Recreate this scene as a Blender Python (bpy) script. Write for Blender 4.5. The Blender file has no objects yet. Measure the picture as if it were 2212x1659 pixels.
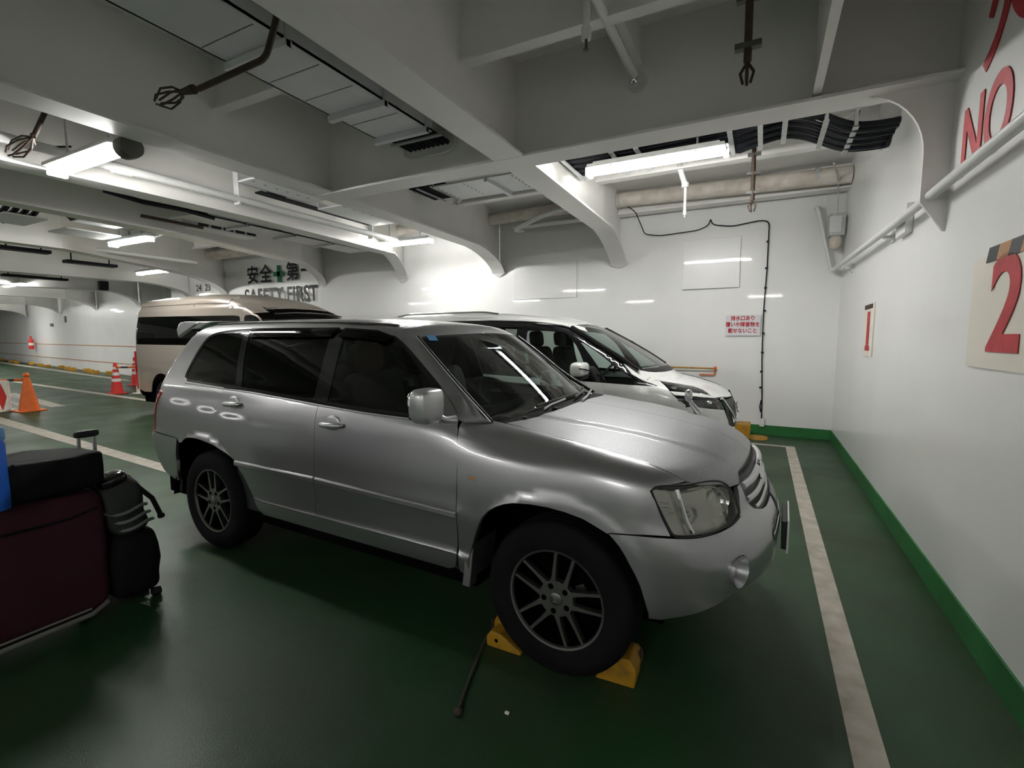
import bpy, bmesh, math, random
import numpy as np
from mathutils import Vector, Matrix, Quaternion
from mathutils.geometry import delaunay_2d_cdt
random.seed(7)
S = bpy.context.scene; COL = S.collection
# ---------------------------------------------------------------- camera, world, exposure
cam = bpy.data.objects.new('camera', bpy.data.cameras.new('camera')); COL.objects.link(cam)
cam.data.sensor_width = 36; cam.data.lens = 36*1041/2212; cam.data.clip_start = .05; cam.data.clip_end = 200
cam.location = (0, 0, 1.534)
cam.rotation_euler = (math.radians(90 - 5.5), 0, math.radians(27.33))
S.camera = cam
W = bpy.data.worlds.new('world'); S.world = W; W.use_nodes = True
W.node_tree.nodes['Background'].inputs[0].default_value = (.5, .55, .6, 1)
W.node_tree.nodes['Background'].inputs[1].default_value = .02
S.view_settings.view_transform = 'Standard'; S.view_settings.look = 'None'; S.view_settings.gamma = 1
S.view_settings.exposure = 0.75; S.view_settings.use_curve_mapping = False
TUBE = 120.0                 # emission strength of every fluorescent tube

# ---------------------------------------------------------------- materials
MATS = {}
def mat(name, col, rough=.5, metal=0., coat=0., noise=0., nscale=3., bump=0., bscale=40., spec=.5, col2=None, emit=0., trans=0., ior=1.45, alpha=1., lo=.35, hi=.7, detail=4., rnoise=0.):
    m = bpy.data.materials.new(name); m.use_nodes = True; MATS[name] = m
    nt = m.node_tree; N = nt.nodes; L = nt.links; b = N['Principled BSDF']
    c = tuple(col) + (1,)
    b.inputs['Base Color'].default_value = c; b.inputs['Roughness'].default_value = rough
    b.inputs['Metallic'].default_value = metal; b.inputs['Coat Weight'].default_value = coat
    b.inputs['Coat Roughness'].default_value = .04; b.inputs['Specular IOR Level'].default_value = spec
    b.inputs['Transmission Weight'].default_value = trans; b.inputs['IOR'].default_value = ior; b.inputs['Alpha'].default_value = alpha
    if emit: b.inputs['Emission Color'].default_value = c; b.inputs['Emission Strength'].default_value = emit
    tc = N.new('ShaderNodeTexCoord')
    if noise or rnoise:
        nz = N.new('ShaderNodeTexNoise'); nz.inputs['Scale'].default_value = nscale; nz.inputs['Detail'].default_value = detail
        L.new(tc.outputs['Object'], nz.inputs['Vector'])
    if noise:
        r = N.new('ShaderNodeMapRange'); r.inputs['From Min'].default_value = lo; r.inputs['From Max'].default_value = hi
        L.new(nz.outputs['Fac'], r.inputs['Value'])
        mx = N.new('ShaderNodeMix'); mx.data_type = 'RGBA'
        mx.inputs[6].default_value = c
        c2 = tuple(col2) if col2 else tuple(v*(1 - noise) for v in col)
        mx.inputs[7].default_value = c2 + (1,)
        L.new(r.outputs[0], mx.inputs[0]); L.new(mx.outputs[2], b.inputs['Base Color'])
    if rnoise:
        r2 = N.new('ShaderNodeMapRange'); r2.inputs['To Min'].default_value = max(0, rough - rnoise); r2.inputs['To Max'].default_value = rough + rnoise
        r2.inputs['From Min'].default_value = .3; r2.inputs['From Max'].default_value = .7
        L.new(nz.outputs['Fac'], r2.inputs['Value']); L.new(r2.outputs[0], b.inputs['Roughness'])
    if bump:
        n2 = N.new('ShaderNodeTexNoise'); n2.inputs['Scale'].default_value = bscale; n2.inputs['Detail'].default_value = 3
        L.new(tc.outputs['Object'], n2.inputs['Vector'])
        bp = N.new('ShaderNodeBump'); bp.inputs['Strength'].default_value = bump; bp.inputs['Distance'].default_value = .01
        L.new(n2.outputs['Fac'], bp.inputs['Height']); L.new(bp.outputs[0], b.inputs['Normal'])
    return m
def glassmat(name, tint, refl=.9, ior=1.5):
    """thin sheet glass: tinted see-through plus a mirror reflection by Fresnel"""
    m = bpy.data.materials.new(name); m.use_nodes = True; MATS[name] = m
    nt = m.node_tree; N = nt.nodes; L = nt.links; N.remove(N['Principled BSDF'])
    t = N.new('ShaderNodeBsdfTransparent'); t.inputs[0].default_value = tuple(tint) + (1,)
    g = N.new('ShaderNodeBsdfGlossy'); g.inputs['Roughness'].default_value = .015; g.inputs[0].default_value = (refl, refl, refl, 1)
    fr = N.new('ShaderNodeFresnel'); fr.inputs[0].default_value = ior
    mx = N.new('ShaderNodeMixShader'); L.new(fr.outputs[0], mx.inputs[0]); L.new(t.outputs[0], mx.inputs[1]); L.new(g.outputs[0], mx.inputs[2])
    L.new(mx.outputs[0], N['Material Output'].inputs['Surface'])
    return m

# ---------------------------------------------------------------- objects
def tag(o, label=None, cat=None, group=None, kind=None):
    for k, v in (('label', label), ('category', cat), ('group', group), ('kind', kind)):
        if v: o[k] = v
    return o
def thing(name, label, cat, loc=(0,0,0), rotz=0., group=None):
    o = bpy.data.objects.new(name, None); COL.objects.link(o); o.empty_display_size = .2
    o.location = loc; o.rotation_euler = (0, 0, rotz)
    return tag(o, label, cat, group)
def V(*a): return Vector(a)
def frame(d, up=None):
    d = Vector(d).normalized(); up = Vector(up) if up else (V(0,0,1) if abs(d.z) < .95 else V(0,1,0))
    x = up.cross(d).normalized(); return x, d.cross(x)
class MB:
    def __init__(s): s.v = []; s.f = []; s.sm = []; s.mi = []; s.cur = 0
    def add(s, vs, fs, smooth=False):
        b = len(s.v); s.v += [Vector(v) for v in vs]
        for q in fs: s.f.append(tuple(b + i for i in q)); s.sm.append(smooth); s.mi.append(s.cur)
    def box(s, c, size, rz=0., R=None, taper=1.):
        x, y, z = [k/2 for k in size]; M = R or Matrix.Rotation(rz, 3, 'Z'); c = Vector(c)
        p = [(-x,-y,-z),(x,-y,-z),(x,y,-z),(-x,y,-z)] + [(a*taper, b*taper, z) for a, b in ((-x,-y),(x,-y),(x,y),(-x,y))]
        s.add([c + M @ Vector(q) for q in p], [(3,2,1,0),(4,5,6,7),(0,1,5,4),(1,2,6,5),(2,3,7,6),(3,0,4,7)]); return s
    def bx(s, x0, x1, y0, y1, z0, z1): return s.box(((x0+x1)/2,(y0+y1)/2,(z0+z1)/2),(abs(x1-x0),abs(y1-y0),abs(z1-z0)))
    def tube(s, path, r, n=12, closed=False, caps=True, smooth=True):
        P = [Vector(p) for p in path]; m = len(P); rs = r if isinstance(r, (list, tuple)) else [r]*m
        rings = []; u = None
        for i, p in enumerate(P):
            a = P[(i-1) % m] if (i or closed) else p; b = P[(i+1) % m] if (i < m-1 or closed) else p
            t = (b - a).normalized()
            if u is None: u = frame(t)[0]
            else:
                u = u - t*u.dot(t); u = u.normalized() if u.length > 1e-5 else frame(t)[0]
            w = t.cross(u)
            rings.append([p + (u*math.cos(2*math.pi*k/n) + w*math.sin(2*math.pi*k/n))*rs[i] for k in range(n)])
        vs = [q for R_ in rings for q in R_]; fs = []
        for i in range(m if closed else m-1):
            j = (i+1) % m
            for k in range(n): l = (k+1) % n; fs.append((i*n+k, i*n+l, j*n+l, j*n+k))
        s.add(vs, fs, smooth)
        if caps and not closed:
            s.add(rings[0], [tuple(reversed(range(n)))]); s.add(rings[-1], [tuple(range(n))])
        return s
    def cyl(s, a, b, r, n=16, r2=None): return s.tube([a, b], [r, r if r2 is None else r2], n)
    def lathe(s, prof, c=(0,0,0), axis=(0,0,1), n=32, smooth=True, closed=False):
        d = Vector(axis).normalized(); x, y = frame(d); c = Vector(c); k = len(prof); vs = []
        for i in range(n):
            a = 2*math.pi*i/n; e = x*math.cos(a) + y*math.sin(a)
            vs += [c + e*r + d*h for r, h in prof]
        fs = []
        for i in range(n):
            j = (i+1) % n
            for t in range(k if closed else k-1): u = (t+1) % k; fs.append((i*k+t, j*k+t, j*k+u, i*k+u))
        s.add(vs, fs, smooth); return s
    def prism(s, poly, o, u, v, d, smooth=False):
        """polygon poly in the plane o + a*u + b*v, pushed along d"""
        o, u, v, d = map(Vector, (o, u, v, d)); n = len(poly)
        a = [o + u*p[0] + v*p[1] for p in poly]; b = [q + d for q in a]
        ar = sum(poly[i][0]*poly[(i+1) % n][1] - poly[(i+1) % n][0]*poly[i][1] for i in range(n))
        flip = (u.cross(v).dot(d) > 0) == (ar > 0)
        f0, f1 = tuple(range(n)), tuple(range(2*n-1, n-1, -1))
        if flip: f0, f1 = f0[::-1], f1[::-1]
        sd = [(i, (i+1) % n, n + (i+1) % n, n + i) for i in range(n)]
        if not flip: sd = [q[::-1] for q in sd]
        s.add(a + b, [f0, f1]); s.add(a + b, sd, smooth); return s
    def sq(s, c, size, e1=.5, e2=.5, nu=16, nv=24, R=None, warp=None):
        """superellipsoid"""
        c = Vector(c); pw = lambda t, e: math.copysign(abs(t)**e, t); vs = []; fs = []
        for i in range(nu + 1):
            a = -math.pi/2 + math.pi*i/nu
            for k in range(nv):
                b = 2*math.pi*k/nv
                p = V(pw(math.cos(a), e1)*pw(math.cos(b), e2)*size[0]/2, pw(math.cos(a), e1)*pw(math.sin(b), e2)*size[1]/2, pw(math.sin(a), e1)*size[2]/2)
                if warp: p = Vector(warp(p))
                if R: p = R @ p
                vs.append(c + p)
        for i in range(nu):
            for k in range(nv): l = (k+1) % nv; fs.append((i*nv+k, i*nv+l, (i+1)*nv+l, (i+1)*nv+k))
        s.add(vs, fs, True); return s
    def build(s, name, m, parent=None, local=False, bevel=0., autos=0):
        off = V(0,0,0) if (local or parent is None) else world_of(parent)
        me = bpy.data.meshes.new(name); me.from_pydata([tuple(v - off) for v in s.v], [], s.f)
        ms = m if isinstance(m, (list, tuple)) else [m]
        for k in ms: me.materials.append(MATS[k] if isinstance(k, str) else k)
        me.polygons.foreach_set('use_smooth', s.sm); me.polygons.foreach_set('material_index', s.mi)
        bm = bmesh.new(); bm.from_mesh(me); bmesh.ops.remove_doubles(bm, verts=bm.verts, dist=1e-5)
        bmesh.ops.recalc_face_normals(bm, faces=bm.faces) if bevel >= 0 else None
        bm.to_mesh(me); bm.free(); me.update()
        o = bpy.data.objects.new(name, me); COL.objects.link(o)
        if parent: o.parent = parent
        if any(s.sm): me.set_sharp_from_angle(angle=math.radians(40))
        if bevel > 0:
            b = o.modifiers.new('bevel', 'BEVEL'); b.width = bevel; b.segments = 2; b.limit_method = 'ANGLE'; b.angle_limit = .6
            b.harden_normals = False
        return o
def world_of(o):
    p = V(0,0,0)
    while o: p = p + o.location; o = o.parent
    return p
def solo(mb, name, m, label, cat, group=None, bevel=0.):
    """a thing made of one mesh, origin moved to its base"""
    zs = min(v.z for v in mb.v); c = V(sum(v.x for v in mb.v)/len(mb.v), sum(v.y for v in mb.v)/len(mb.v), zs)
    for v in mb.v: v -= c
    o = mb.build(name, m, None, True, bevel); o.location = c
    return tag(o, label, cat, group)
def copy_tree(o, parent=None):
    c = o.copy(); COL.objects.link(c)
    if parent: c.parent = parent
    for ch in [k for k in ALLCH(o)]: copy_tree(ch, c)
    return c
def ALLCH(o): return [k for k in bpy.data.objects if k.parent == o]
def rename_tree(o, label=None, group=None):
    if label: o['label'] = label
    if group: o['group'] = group
def text_mesh(txt, size, m, name, parent=None, loc=(0,0,0), rot=(0,0,0), bold=0., sx=1., align='CENTER', ext=.001, spacing=1., width=0, fat=0):
    cu = bpy.data.curves.new(name, 'FONT'); cu.body = txt; cu.size = size; cu.align_x = align; cu.align_y = 'CENTER'
    cu.offset = bold; cu.extrude = ext; cu.space_character = spacing
    t = bpy.data.objects.new(name + '_curve', cu); COL.objects.link(t)
    dg = bpy.context.evaluated_depsgraph_get(); dg.update()
    me = bpy.data.meshes.new_from_object(t.evaluated_get(dg)); bpy.data.objects.remove(t)
    if width: xs = [v.co.x for v in me.vertices]; sx = width/(max(xs)-min(xs))
    me.transform(Matrix.Diagonal((sx, 1, 1, 1)))
    if fat:
        b = bmesh.new()
        for dx, dy in ((-fat,0),(fat,0),(0,fat),(0,-fat)):
            m2 = me.copy(); m2.transform(Matrix.Translation((dx,dy,(dx+2*dy)*.01))); b.from_mesh(m2)
        b.to_mesh(me); b.free()
    me.materials.clear(); me.materials.append(MATS[m])
    o = bpy.data.objects.new(name, me); COL.objects.link(o); o.location = loc; o.rotation_euler = rot
    if parent: o.parent = parent
    return o

# ---- palette
mat('deck_green', (.009,.045,.012), .45, noise=.5, nscale=1.3, col2=(.025,.042,.019), bump=.15, bscale=180, rnoise=.10, detail=8, spec=.32)
mat('line_white', (.50,.46,.40), .6, noise=.5, nscale=9, col2=(.34,.31,.25), bump=.3, bscale=60)
mat('wall_white', (.83,.835,.82), .30, noise=.05, nscale=1.2, coat=.25, bump=.04, bscale=3)
mat('steel_white', (.83,.82,.79), .42, noise=.06, nscale=2, bump=.05, bscale=6)
mat('deck_white', (.84,.83,.80), .5, noise=.1, nscale=1.5, bump=.05, bscale=5)
mat('trim_green', (.018,.15,.035), .4, noise=.3, nscale=4)
mat('pipe_white', (.72,.73,.71), .38, noise=.06, nscale=8)
mat('pipe_lagged', (.68,.64,.58), .6, noise=.6, nscale=6, col2=(.50,.44,.38), bump=.35, bscale=30)
mat('galv', (.55,.57,.56), .5, metal=.3, noise=.2, nscale=20)
mat('cable_black', (.008,.009,.013), .5, spec=.25)
mat('cover_white', (.66,.67,.68), .42, noise=.05, nscale=5)
mat('slot_dark', (.02,.02,.02), .8)
mat('rust_brown', (.030,.017,.011), .6, noise=.5, nscale=20, col2=(.055,.034,.02))
mat('rust_line', (.45,.24,.12), .7)
mat('steel_dark', (.10,.10,.09), .5, metal=.4)
mat('tube_light', (1.,.985,.955), emit=TUBE)
mat('clear_case', (.85,.88,.88), .15, alpha=.28)
mat('lamp_body', (.70,.72,.71), .4)
mat('rubber', (.006,.006,.007), .8, spec=.15, bump=.1, bscale=200)
mat('black_plastic', (.012,.012,.013), .5)
mat('black_gloss', (.006,.006,.007), .12, coat=.5)
mat('gap_black', (.002,.002,.002), .95, spec=.03)
mat('hood_paint', (.27,.278,.29), .46, metal=.45, coat=.15, noise=.25, nscale=80, col2=(.33,.335,.34), lo=.54, hi=.70, detail=8)
mat('silver_paint', (.43,.43,.445), .34, metal=.88, coat=.6, spec=.5, noise=.03, nscale=300)
mat('silver_trim', (.55,.56,.57), .34, metal=.7, coat=.3)
mat('white_paint', (.78,.79,.77), .25, coat=1.)
mat('beige_paint', (.40,.35,.30), .33, metal=.35, coat=.8)
mat('chrome', (.82,.83,.85), .08, metal=1.)
mat('alloy', (.24,.24,.23), .32, metal=.9)
mat('alloy_dark', (.05,.05,.05), .4, metal=.6)
mat('grille_dark', (.03,.03,.035), .5)
mat('red_lens', (.45,.01,.01), .12, coat=1.)
mat('amber_lens', (.7,.25,.04), .15, coat=1.)
mat('clear_lens', (.55,.55,.48), .10, alpha=.10, coat=1.)
mat('lamp_inner', (.42,.42,.37), .25, metal=.6)
mat('seat_cloth', (.022,.019,.018), .85)
mat('seat_brown', (.12,.055,.03), .7)
mat('dash_dark', (.030,.034,.034), .75)
mat('head_lining', (.16,.16,.155), .9)
glassmat('glass_clear', (.72,.80,.77))
glassmat('glass_screen', (.60,.70,.68), ior=1.8)
glassmat('glass_dark', (.03,.03,.035), refl=.6)
glassmat('glass_mid', (.42,.46,.43))
glassmat('lens_clean', (.85,.85,.85))
mat('paper_white', (.78,.74,.65), .7)
mat('paper_cool', (.70,.70,.73), .7)
mat('sign_red', (.50,.025,.035), .6, noise=.3, nscale=12)
mat('text_black', (.012,.014,.018), .5)
mat('text_green', (.02,.16,.08), .5)
mat('orange_plastic', (.80,.16,.02), .5, noise=.2, nscale=15)
mat('cone_red', (.62,.035,.03), .5)
mat('cone_white', (.75,.73,.70), .5)
mat('yellow_paint', (.40,.205,.01), .5, noise=.7, nscale=12, col2=(.22,.12,.02), lo=.5, hi=.75, bump=.2)
mat('rope_dark', (.05,.04,.03), .9, bump=.5, bscale=300)
mat('maroon_cloth', (.035,.002,.010), .8, bump=.25, bscale=350)
mat('stripe_grey', (.16,.17,.16), .7)
mat('black_cloth', (.005,.005,.006), .8, spec=.2, bump=.3, bscale=120)
mat('grey_cloth', (.025,.028,.026), .8, bump=.2, bscale=200)
mat('blue_plastic', (.02,.12,.55), .3)
mat('blue_cap', (.12,.30,.55), .3)
mat('grey_strip', (.22,.22,.20), .6)
# ---------------------------------------------------------------- room shell
XR, YB, ZC = .985, 8.55, 3.93          # end wall, hull wall, deck head
XL, YN = -48., -7.5
def struct(mb, name, m, label=None, bevel=0.):
    o = mb.build(name, m, bevel=bevel); o['kind'] = 'structure'
    if label: o['label'] = label
    return o
fl = struct(MB().bx(XL, XR+.3, YN, 14.5, -.2, 0), 'floor', 'deck_green', 'green painted steel vehicle deck')
struct(MB().bx(XL, XR+.3, YN, 14.5, ZC, ZC+.1), 'ceiling', 'deck_white', 'white underside of the deck above')
wr = struct(MB().bx(XR, XR+.2, YN, YB+.2, 0, ZC), 'wall_right', 'wall_white', 'white steel end wall beside the silver car')
# hull wall: straight beside the cars, then swinging out as the hull widens
hull = [(XR+.2, 8.55), (-3.2, 8.62), (-9.9, 8.66), (-17.0, 8.95)]
mb = MB()
for (a, b), (c, d) in zip(hull[:-1], hull[1:]):
    mb.add([(a,b,0),(c,d,0),(c,d,ZC),(a,b,ZC)], [(0,1,2,3)])
wb = struct(mb, 'wall_back', 'wall_white', 'white hull wall behind the cars')
# recess with corrugated panel, then the far hull wall
mb = MB(); mb.add([(-17,8.95,0),(-17,10.5,0),(-17,10.5,ZC),(-17,8.95,ZC)], [(0,1,2,3)])
n = 60; pts = []
for i in range(n+1):
    x = -17.0 - 3.7*i/n; pts.append((x, 10.5 + (.06 if i % 4 in (1,2) else 0)))
for (a, b), (c, d) in zip(pts[:-1], pts[1:]): mb.add([(a,b,0),(c,d,0),(c,d,ZC),(a,b,ZC)], [(0,1,2,3)])
mb.add([(-20.7,10.5,0),(-21,10.0,0),(-21,10.0,ZC),(-20.7,10.5,ZC)], [(0,1,2,3)])
struct(mb, 'wall_recess', 'wall_white', 'corrugated steel recess in the hull wall')
FA, FB = V(-21, 10.0, 0), V(-47.5, 13.6, 0)
mb = MB(); mb.add([FA, FB, FB+V(0,0,ZC), FA+V(0,0,ZC)], [(0,1,2,3)])
wf = struct(mb, 'wall_left', 'wall_white', 'far white hull wall with rust lines')
fd = (FB-FA).normalized(); fn = V(fd.y, -fd.x, 0); fn = fn if fn.y < 0 else -fn
for zz in (.44, 1.16):
    o = MB().prism([(0,0),(30,0),(30,.035),(0,.035)], FA + fn*.012 + V(0,0,zz), fd, V(0,0,1), fn*.012).build('rust_seam', 'rust_line', wf, True); o['label'] = 'rust-stained welded seam'
struct(MB().bx(XL-.2, XL, YN, 14.5, 0, ZC), 'wall_end', 'wall_white')
struct(MB().bx(XL, XR, YN-.2, YN, 0, ZC), 'wall_near', 'wall_white')
struct(MB().bx(XR-.012, XR+.01, YN, 8.55, 0, .15), 'baseboard_right', 'trim_green', 'dark green painted foot of the end wall')
struct(MB().prism([(XR,8.55),(-3.2,8.62),(-9.9,8.66),(-17.0,8.95),(-17.0,8.93),(-9.9,8.64),(-3.2,8.60),(XR,8.53)], (0,0,0), (1,0,0), (0,1,0), (0,0,.15)), 'baseboard_back', 'trim_green', 'dark green painted foot of the hull wall')
# painted lane lines, thin paint films on the deck
def lane(pts, name='painted_line', label=None):
    mb = MB(); n = len(pts); mb.prism(pts, (0,0,.0), (1,0,0), (0,1,0), (0,0,.003)); o = mb.build(name, 'line_white', fl, True)
    if label: o['label'] = label
lane([(.36,-2.5),(.475,-2.5),(.475,7.76),(.36,7.76)], label='white line along the end wall')
lane([(.36,7.76),(-9.5,7.95),(-9.5,7.86),(.36,7.68)], label='white line along the hull wall')
lane([(-.3,3.02),(-6.1,3.14),(-12.8,3.63),(-25,4.55),(-25,4.35),(-12.0,3.36),(-6.0,2.97),(-.3,2.86)], label='white bay line passing under the silver car')
lane([(-8,5.86),(-13.5,6.42),(-25,7.14),(-40,8.1),(-40,7.8),(-25,6.93),(-12.8,6.2),(-8,5.76)], label='white bay line between the cones')
lane([(-20,9.05),(-45,12.6),(-45,12.2),(-20,8.85)], label='white line along the far hull wall')
lane([(-13.9,4.95),(-18.4,5.5),(-18.4,5.2),(-13.9,4.7)]); lane([(-14.2,4.45),(-17.2,4.9),(-17.2,4.82),(-14.2,4.35)])
# raised doubler plates on the hull wall
for i, (x0, x1, z0, z1) in enumerate([(-1.22,-.36,2.33,3.12), (-4.4,-3.1,2.28,2.95)]):
    o = MB().bx(x0, x1, YB-.02+ (.07 if i else .0), YB+.1, z0, z1).build('wall_plate', 'wall_white', wb, True, .004)
    o['label'] = 'flat doubler plate welded on the wall'
# ---- lettering painted on the walls
def on_back(x, z, y=8.55): return (x, y - .012, z)
for ch, x in (('安',-12.44),('全',-11.90),('第',-10.82),('一',-10.27)):
    o = text_mesh(ch, .50, 'text_black', 'painted_lettering', wb, (x, 8.62 if x > -11 else 8.64, 3.20), (math.pi/2,0,0), fat=.012); o['label'] = 'black painted character ' + ch
o = MB().bx(-11.42,-11.30,8.62,8.64,2.98,3.42).bx(-11.56,-11.16,8.62,8.64,3.14,3.26).build('painted_cross','text_green',wb,True); o['label'] = 'green safety cross'
o = text_mesh('SAFETY FIRST', .56, 'text_black', 'painted_lettering', wb, (-11.36, 8.62, 2.63), (math.pi/2,0,0), bold=.010, width=2.86); o['label'] = 'SAFETY FIRST in black'
for t, x in (('24',-15.3),('23',-14.85)):
    o = text_mesh(t, .28, 'text_black', 'painted_number', wb, (x, 8.84, 3.02), (math.pi/2,0,0)); o['label'] = 'small painted frame number ' + t
RW = (math.pi/2, 0, -math.pi/2)
o = text_mesh('NO', .52, 'sign_red', 'painted_lettering', wr, (XR-.004, 3.47, 2.62), RW, bold=.012, sx=.80, ext=.002); o['label'] = 'red painted letters NO'
o = text_mesh('火', .62, 'sign_red', 'painted_lettering', wr, (XR-.004, 3.27, 3.17), RW, fat=.014, ext=.002); o['label'] = 'red painted character for fire'
# ---- paper and canvas signs
def card(name, y0, y1, z0, z1, label, sheet='paper_white'):
    t = thing(name, label, 'sign', (XR, (y0+y1)/2, z0))
    MB().bx(XR-.012, XR-.002, y0, y1, z0, z1).build('sheet', sheet, t)
    return t
t = card('number_sign', 2.45, 3.41, 1.385, 1.935, 'big off-white canvas sheet with red number 2, taped to the end wall')
text_mesh('2', .62, 'sign_red', 'numeral', t, (-.016, .055, .28), RW, bold=.013, sx=1.15)
for i in range(6):
    MB().prism([(0,0),(.12,0),(.15,.07),(.03,.07)], (XR-.013, 3.24-.12*i, 1.90), (0,-1,0), (0,0,1), (-.004,0,0)).build('tape_band', 'rust_line' if i % 2 else 'text_black', t)['label'] = ('orange' if i % 2 else 'black') + ' hazard tape'
t = card('number_sign', 5.95, 6.42, 1.34, 1.885, 'narrow sheet with red number 1, farther along the end wall')
text_mesh('1', .50, 'sign_red', 'numeral', t, (-.016, -.02, .25), RW, bold=.02, sx=1.35)
MB().bx(XR-.0165,XR-.0125,6.05,6.27,1.40,1.45).build('numeral_foot','sign_red',t)
MB().bx(XR-.017, XR-.012, 6.0, 6.4, 1.83, 1.875).build('tape', 'rust_brown', t)
t = thing('drain_notice', 'white notice with three red Japanese lines beside the black cable', 'sign', (-.28, 8.55, 1.57))
MB().bx(-.535, -.03, 8.535, 8.545, 1.565, 1.89).build('sheet', 'paper_cool', t)
for k, s_ in enumerate(('排水口あり', '覆いや障害物を', '載せないこと')):
    text_mesh(s_, .082, 'sign_red', 'lettering', t, (-.005, -.018, .265 - .098*k), (math.pi/2,0,0), fat=.0022, sx=.86)
# ---------------------------------------------------------------- vehicle surfaces (numpy only)
def pch(xs, ys):
    """monotone cubic interpolation through (xs, ys), linear beyond the ends"""
    x = np.asarray(xs, float); y = np.asarray(ys, float); o = np.argsort(x); x = x[o]; y = y[o]
    h = np.diff(x); d = np.diff(y) / h
    m = np.empty_like(y); m[0] = d[0]; m[-1] = d[-1]
    for i in range(1, len(x) - 1):
        if d[i-1] * d[i] <= 0: m[i] = 0
        else:
            w1 = 2*h[i] + h[i-1]; w2 = h[i] + 2*h[i-1]
            m[i] = (w1 + w2) / (w1/d[i-1] + w2/d[i])
    def f(q):
        q = np.asarray(q, float); i = np.clip(np.searchsorted(x, q) - 1, 0, len(x) - 2)
        t = (q - x[i]) / h[i]; tc = np.clip(t, 0, 1)
        t2 = tc*tc; t3 = t2*tc
        r = (2*t3 - 3*t2 + 1)*y[i] + (t3 - 2*t2 + tc)*h[i]*m[i] + (3*t2 - 2*t3)*y[i+1] + (t3 - t2)*h[i]*m[i+1]
        return r + np.where(t < 0, (q - x[0])*m[0], 0) + np.where(t > 1, (q - x[-1])*m[-1], 0)
    return f
def smax(a, b, k):
    h = np.clip(.5 + .5*(a - b)/k, 0, 1); return b*(1 - h) + a*h + k*h*(1 - h)
def smin(a, b, k): return -smax(-a, -b, k)
def sstep(a, b, x):
    t = np.clip((x - a)/(b - a), 0, 1); return t*t*(3 - 2*t)
def softp(x, k): return .5*(x + np.sqrt(x*x + k*k))

def suv_surface():
    wz = pch([.2,.27,.33,.40,.45,.58,.68,.80,.95,1.05,1.13,1.20,1.3],[.70,.79,.840,.868,.878,.897,.910,.915,.905,.893,.873,.848,.80])
    zc = pch([-.7,-.5,0,.35,.6],[1.02,.985,.945,.905,.87])
    fz = pch([.2,.3,.4,.5,.6,.68,.74,.78,.86,.93,1.0,1.1],[.70,.80,.85,.865,.868,.85,.815,.79,.77,.735,.67,.5])
    pf = pch([0,.25,.45,.6,.7,.8,.87,.92],[0,.012,.05,.105,.165,.27,.42,.70])
    rz = pch([.25,.44,.5,.6,.76,.79,.83,.95,1.1,1.25],[-3.48,-3.56,-3.62,-3.69,-3.735,-3.70,-3.655,-3.65,-3.60,-3.50])
    pr = pch([0,.3,.5,.7,.8,.85,.9,.95],[0,.012,.03,.065,.105,.145,.26,.45])
    hood = pch([-.5,-.3,-.1,.2,.45,.6,.7,.78],[1.165,1.15,1.125,1.09,1.045,1.005,.96,.90])
    wg = pch([1.0,1.15,1.2,1.3,1.4,1.5,1.58,1.63],[.895,.865,.846,.806,.762,.712,.66,.615])
    roof = pch([-.6,-.8,-.95,-1.1,-1.5,-2.0,-2.6,-3.2,-3.5],[1.48,1.555,1.60,1.632,1.662,1.678,1.684,1.674,1.655])
    xw = pch([.9,1.0,1.1,1.35,1.6,1.7],[.05,-.08,-.215,-.55,-.935,-1.10])
    xr = pch([1.0,1.15,1.3,1.5,1.65],[-3.56,-3.54,-3.47,-3.35,-3.25])
    def f(P):
        x, y, z = P[...,0], np.abs(P[...,1]), P[...,2]
        tap = sstep(.1, .9, x)*.03 + sstep(-2.6, -3.7, x)*.03
        q = z - zc(x)
        w = wz(z) - tap - sstep(-.75, -.05, x)*.85*softp(q - .012, .03)
        r0 = np.hypot(x, z - .365); r1 = np.hypot(x + 2.715, z - .365)
        rr = np.minimum(r0, r1)
        w = w + .014*sstep(.50, .455, rr)*(z > 0)
        zr = .985 + (-2.1 - x)*.075
        w = w - .016*sstep(zr - .012, zr + .012, z)*sstep(-1.95, -2.6, x)*sstep(1.16, 1.1, z)
        w = w + .012*sstep(.475,.455,z)*sstep(-2.3,-2.1,x)*sstep(-.35,-.5,x) + .006*np.exp(-((z-.69)/.05)**2)*sstep(-2.5,-2.3,x)*sstep(-.4,-.55,x)
        gs = y - w
        gf = (x - (fz(z) - pf(y)))/np.sqrt(1 + ((pf(y+.01) - pf(y-.01))/.02)**2)
        gr = (rz(z) + pr(y) - x)/np.sqrt(1 + ((pr(y+.01) - pr(y-.01))/.02)**2)
        yr = .52 - .13*(x + .3)
        T = hood(x) - (.085 + .07*np.clip(x, 0, 1))*y*y + .011*sstep(yr + .03, yr - .03, y)*sstep(-.42, -.2, x)*sstep(.72,.5,x)
        gt = (z - T)*.95
        low = smax(smax(gs, gf, .07), gr, .06)
        low = smax(low, gt, .055)
        wgx = wg(z) - .018*((x + 1.8)/1.5)**2
        hs = (y - wgx)*.9
        ht = z - (roof(x) - .10*y*y - .12*y**4)
        hw = (x - (xw(z) - (.50 - .1*(z-1.1))*y*y))*.75
        hr = (xr(z) + pr(y)*.8 - x)*.9
        gre = np.maximum(smax(smax(smax(hs, ht, .07), hw, .04), hr, .06), 1.02 - z)
        return smin(low, gre, .015)
    return f

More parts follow.
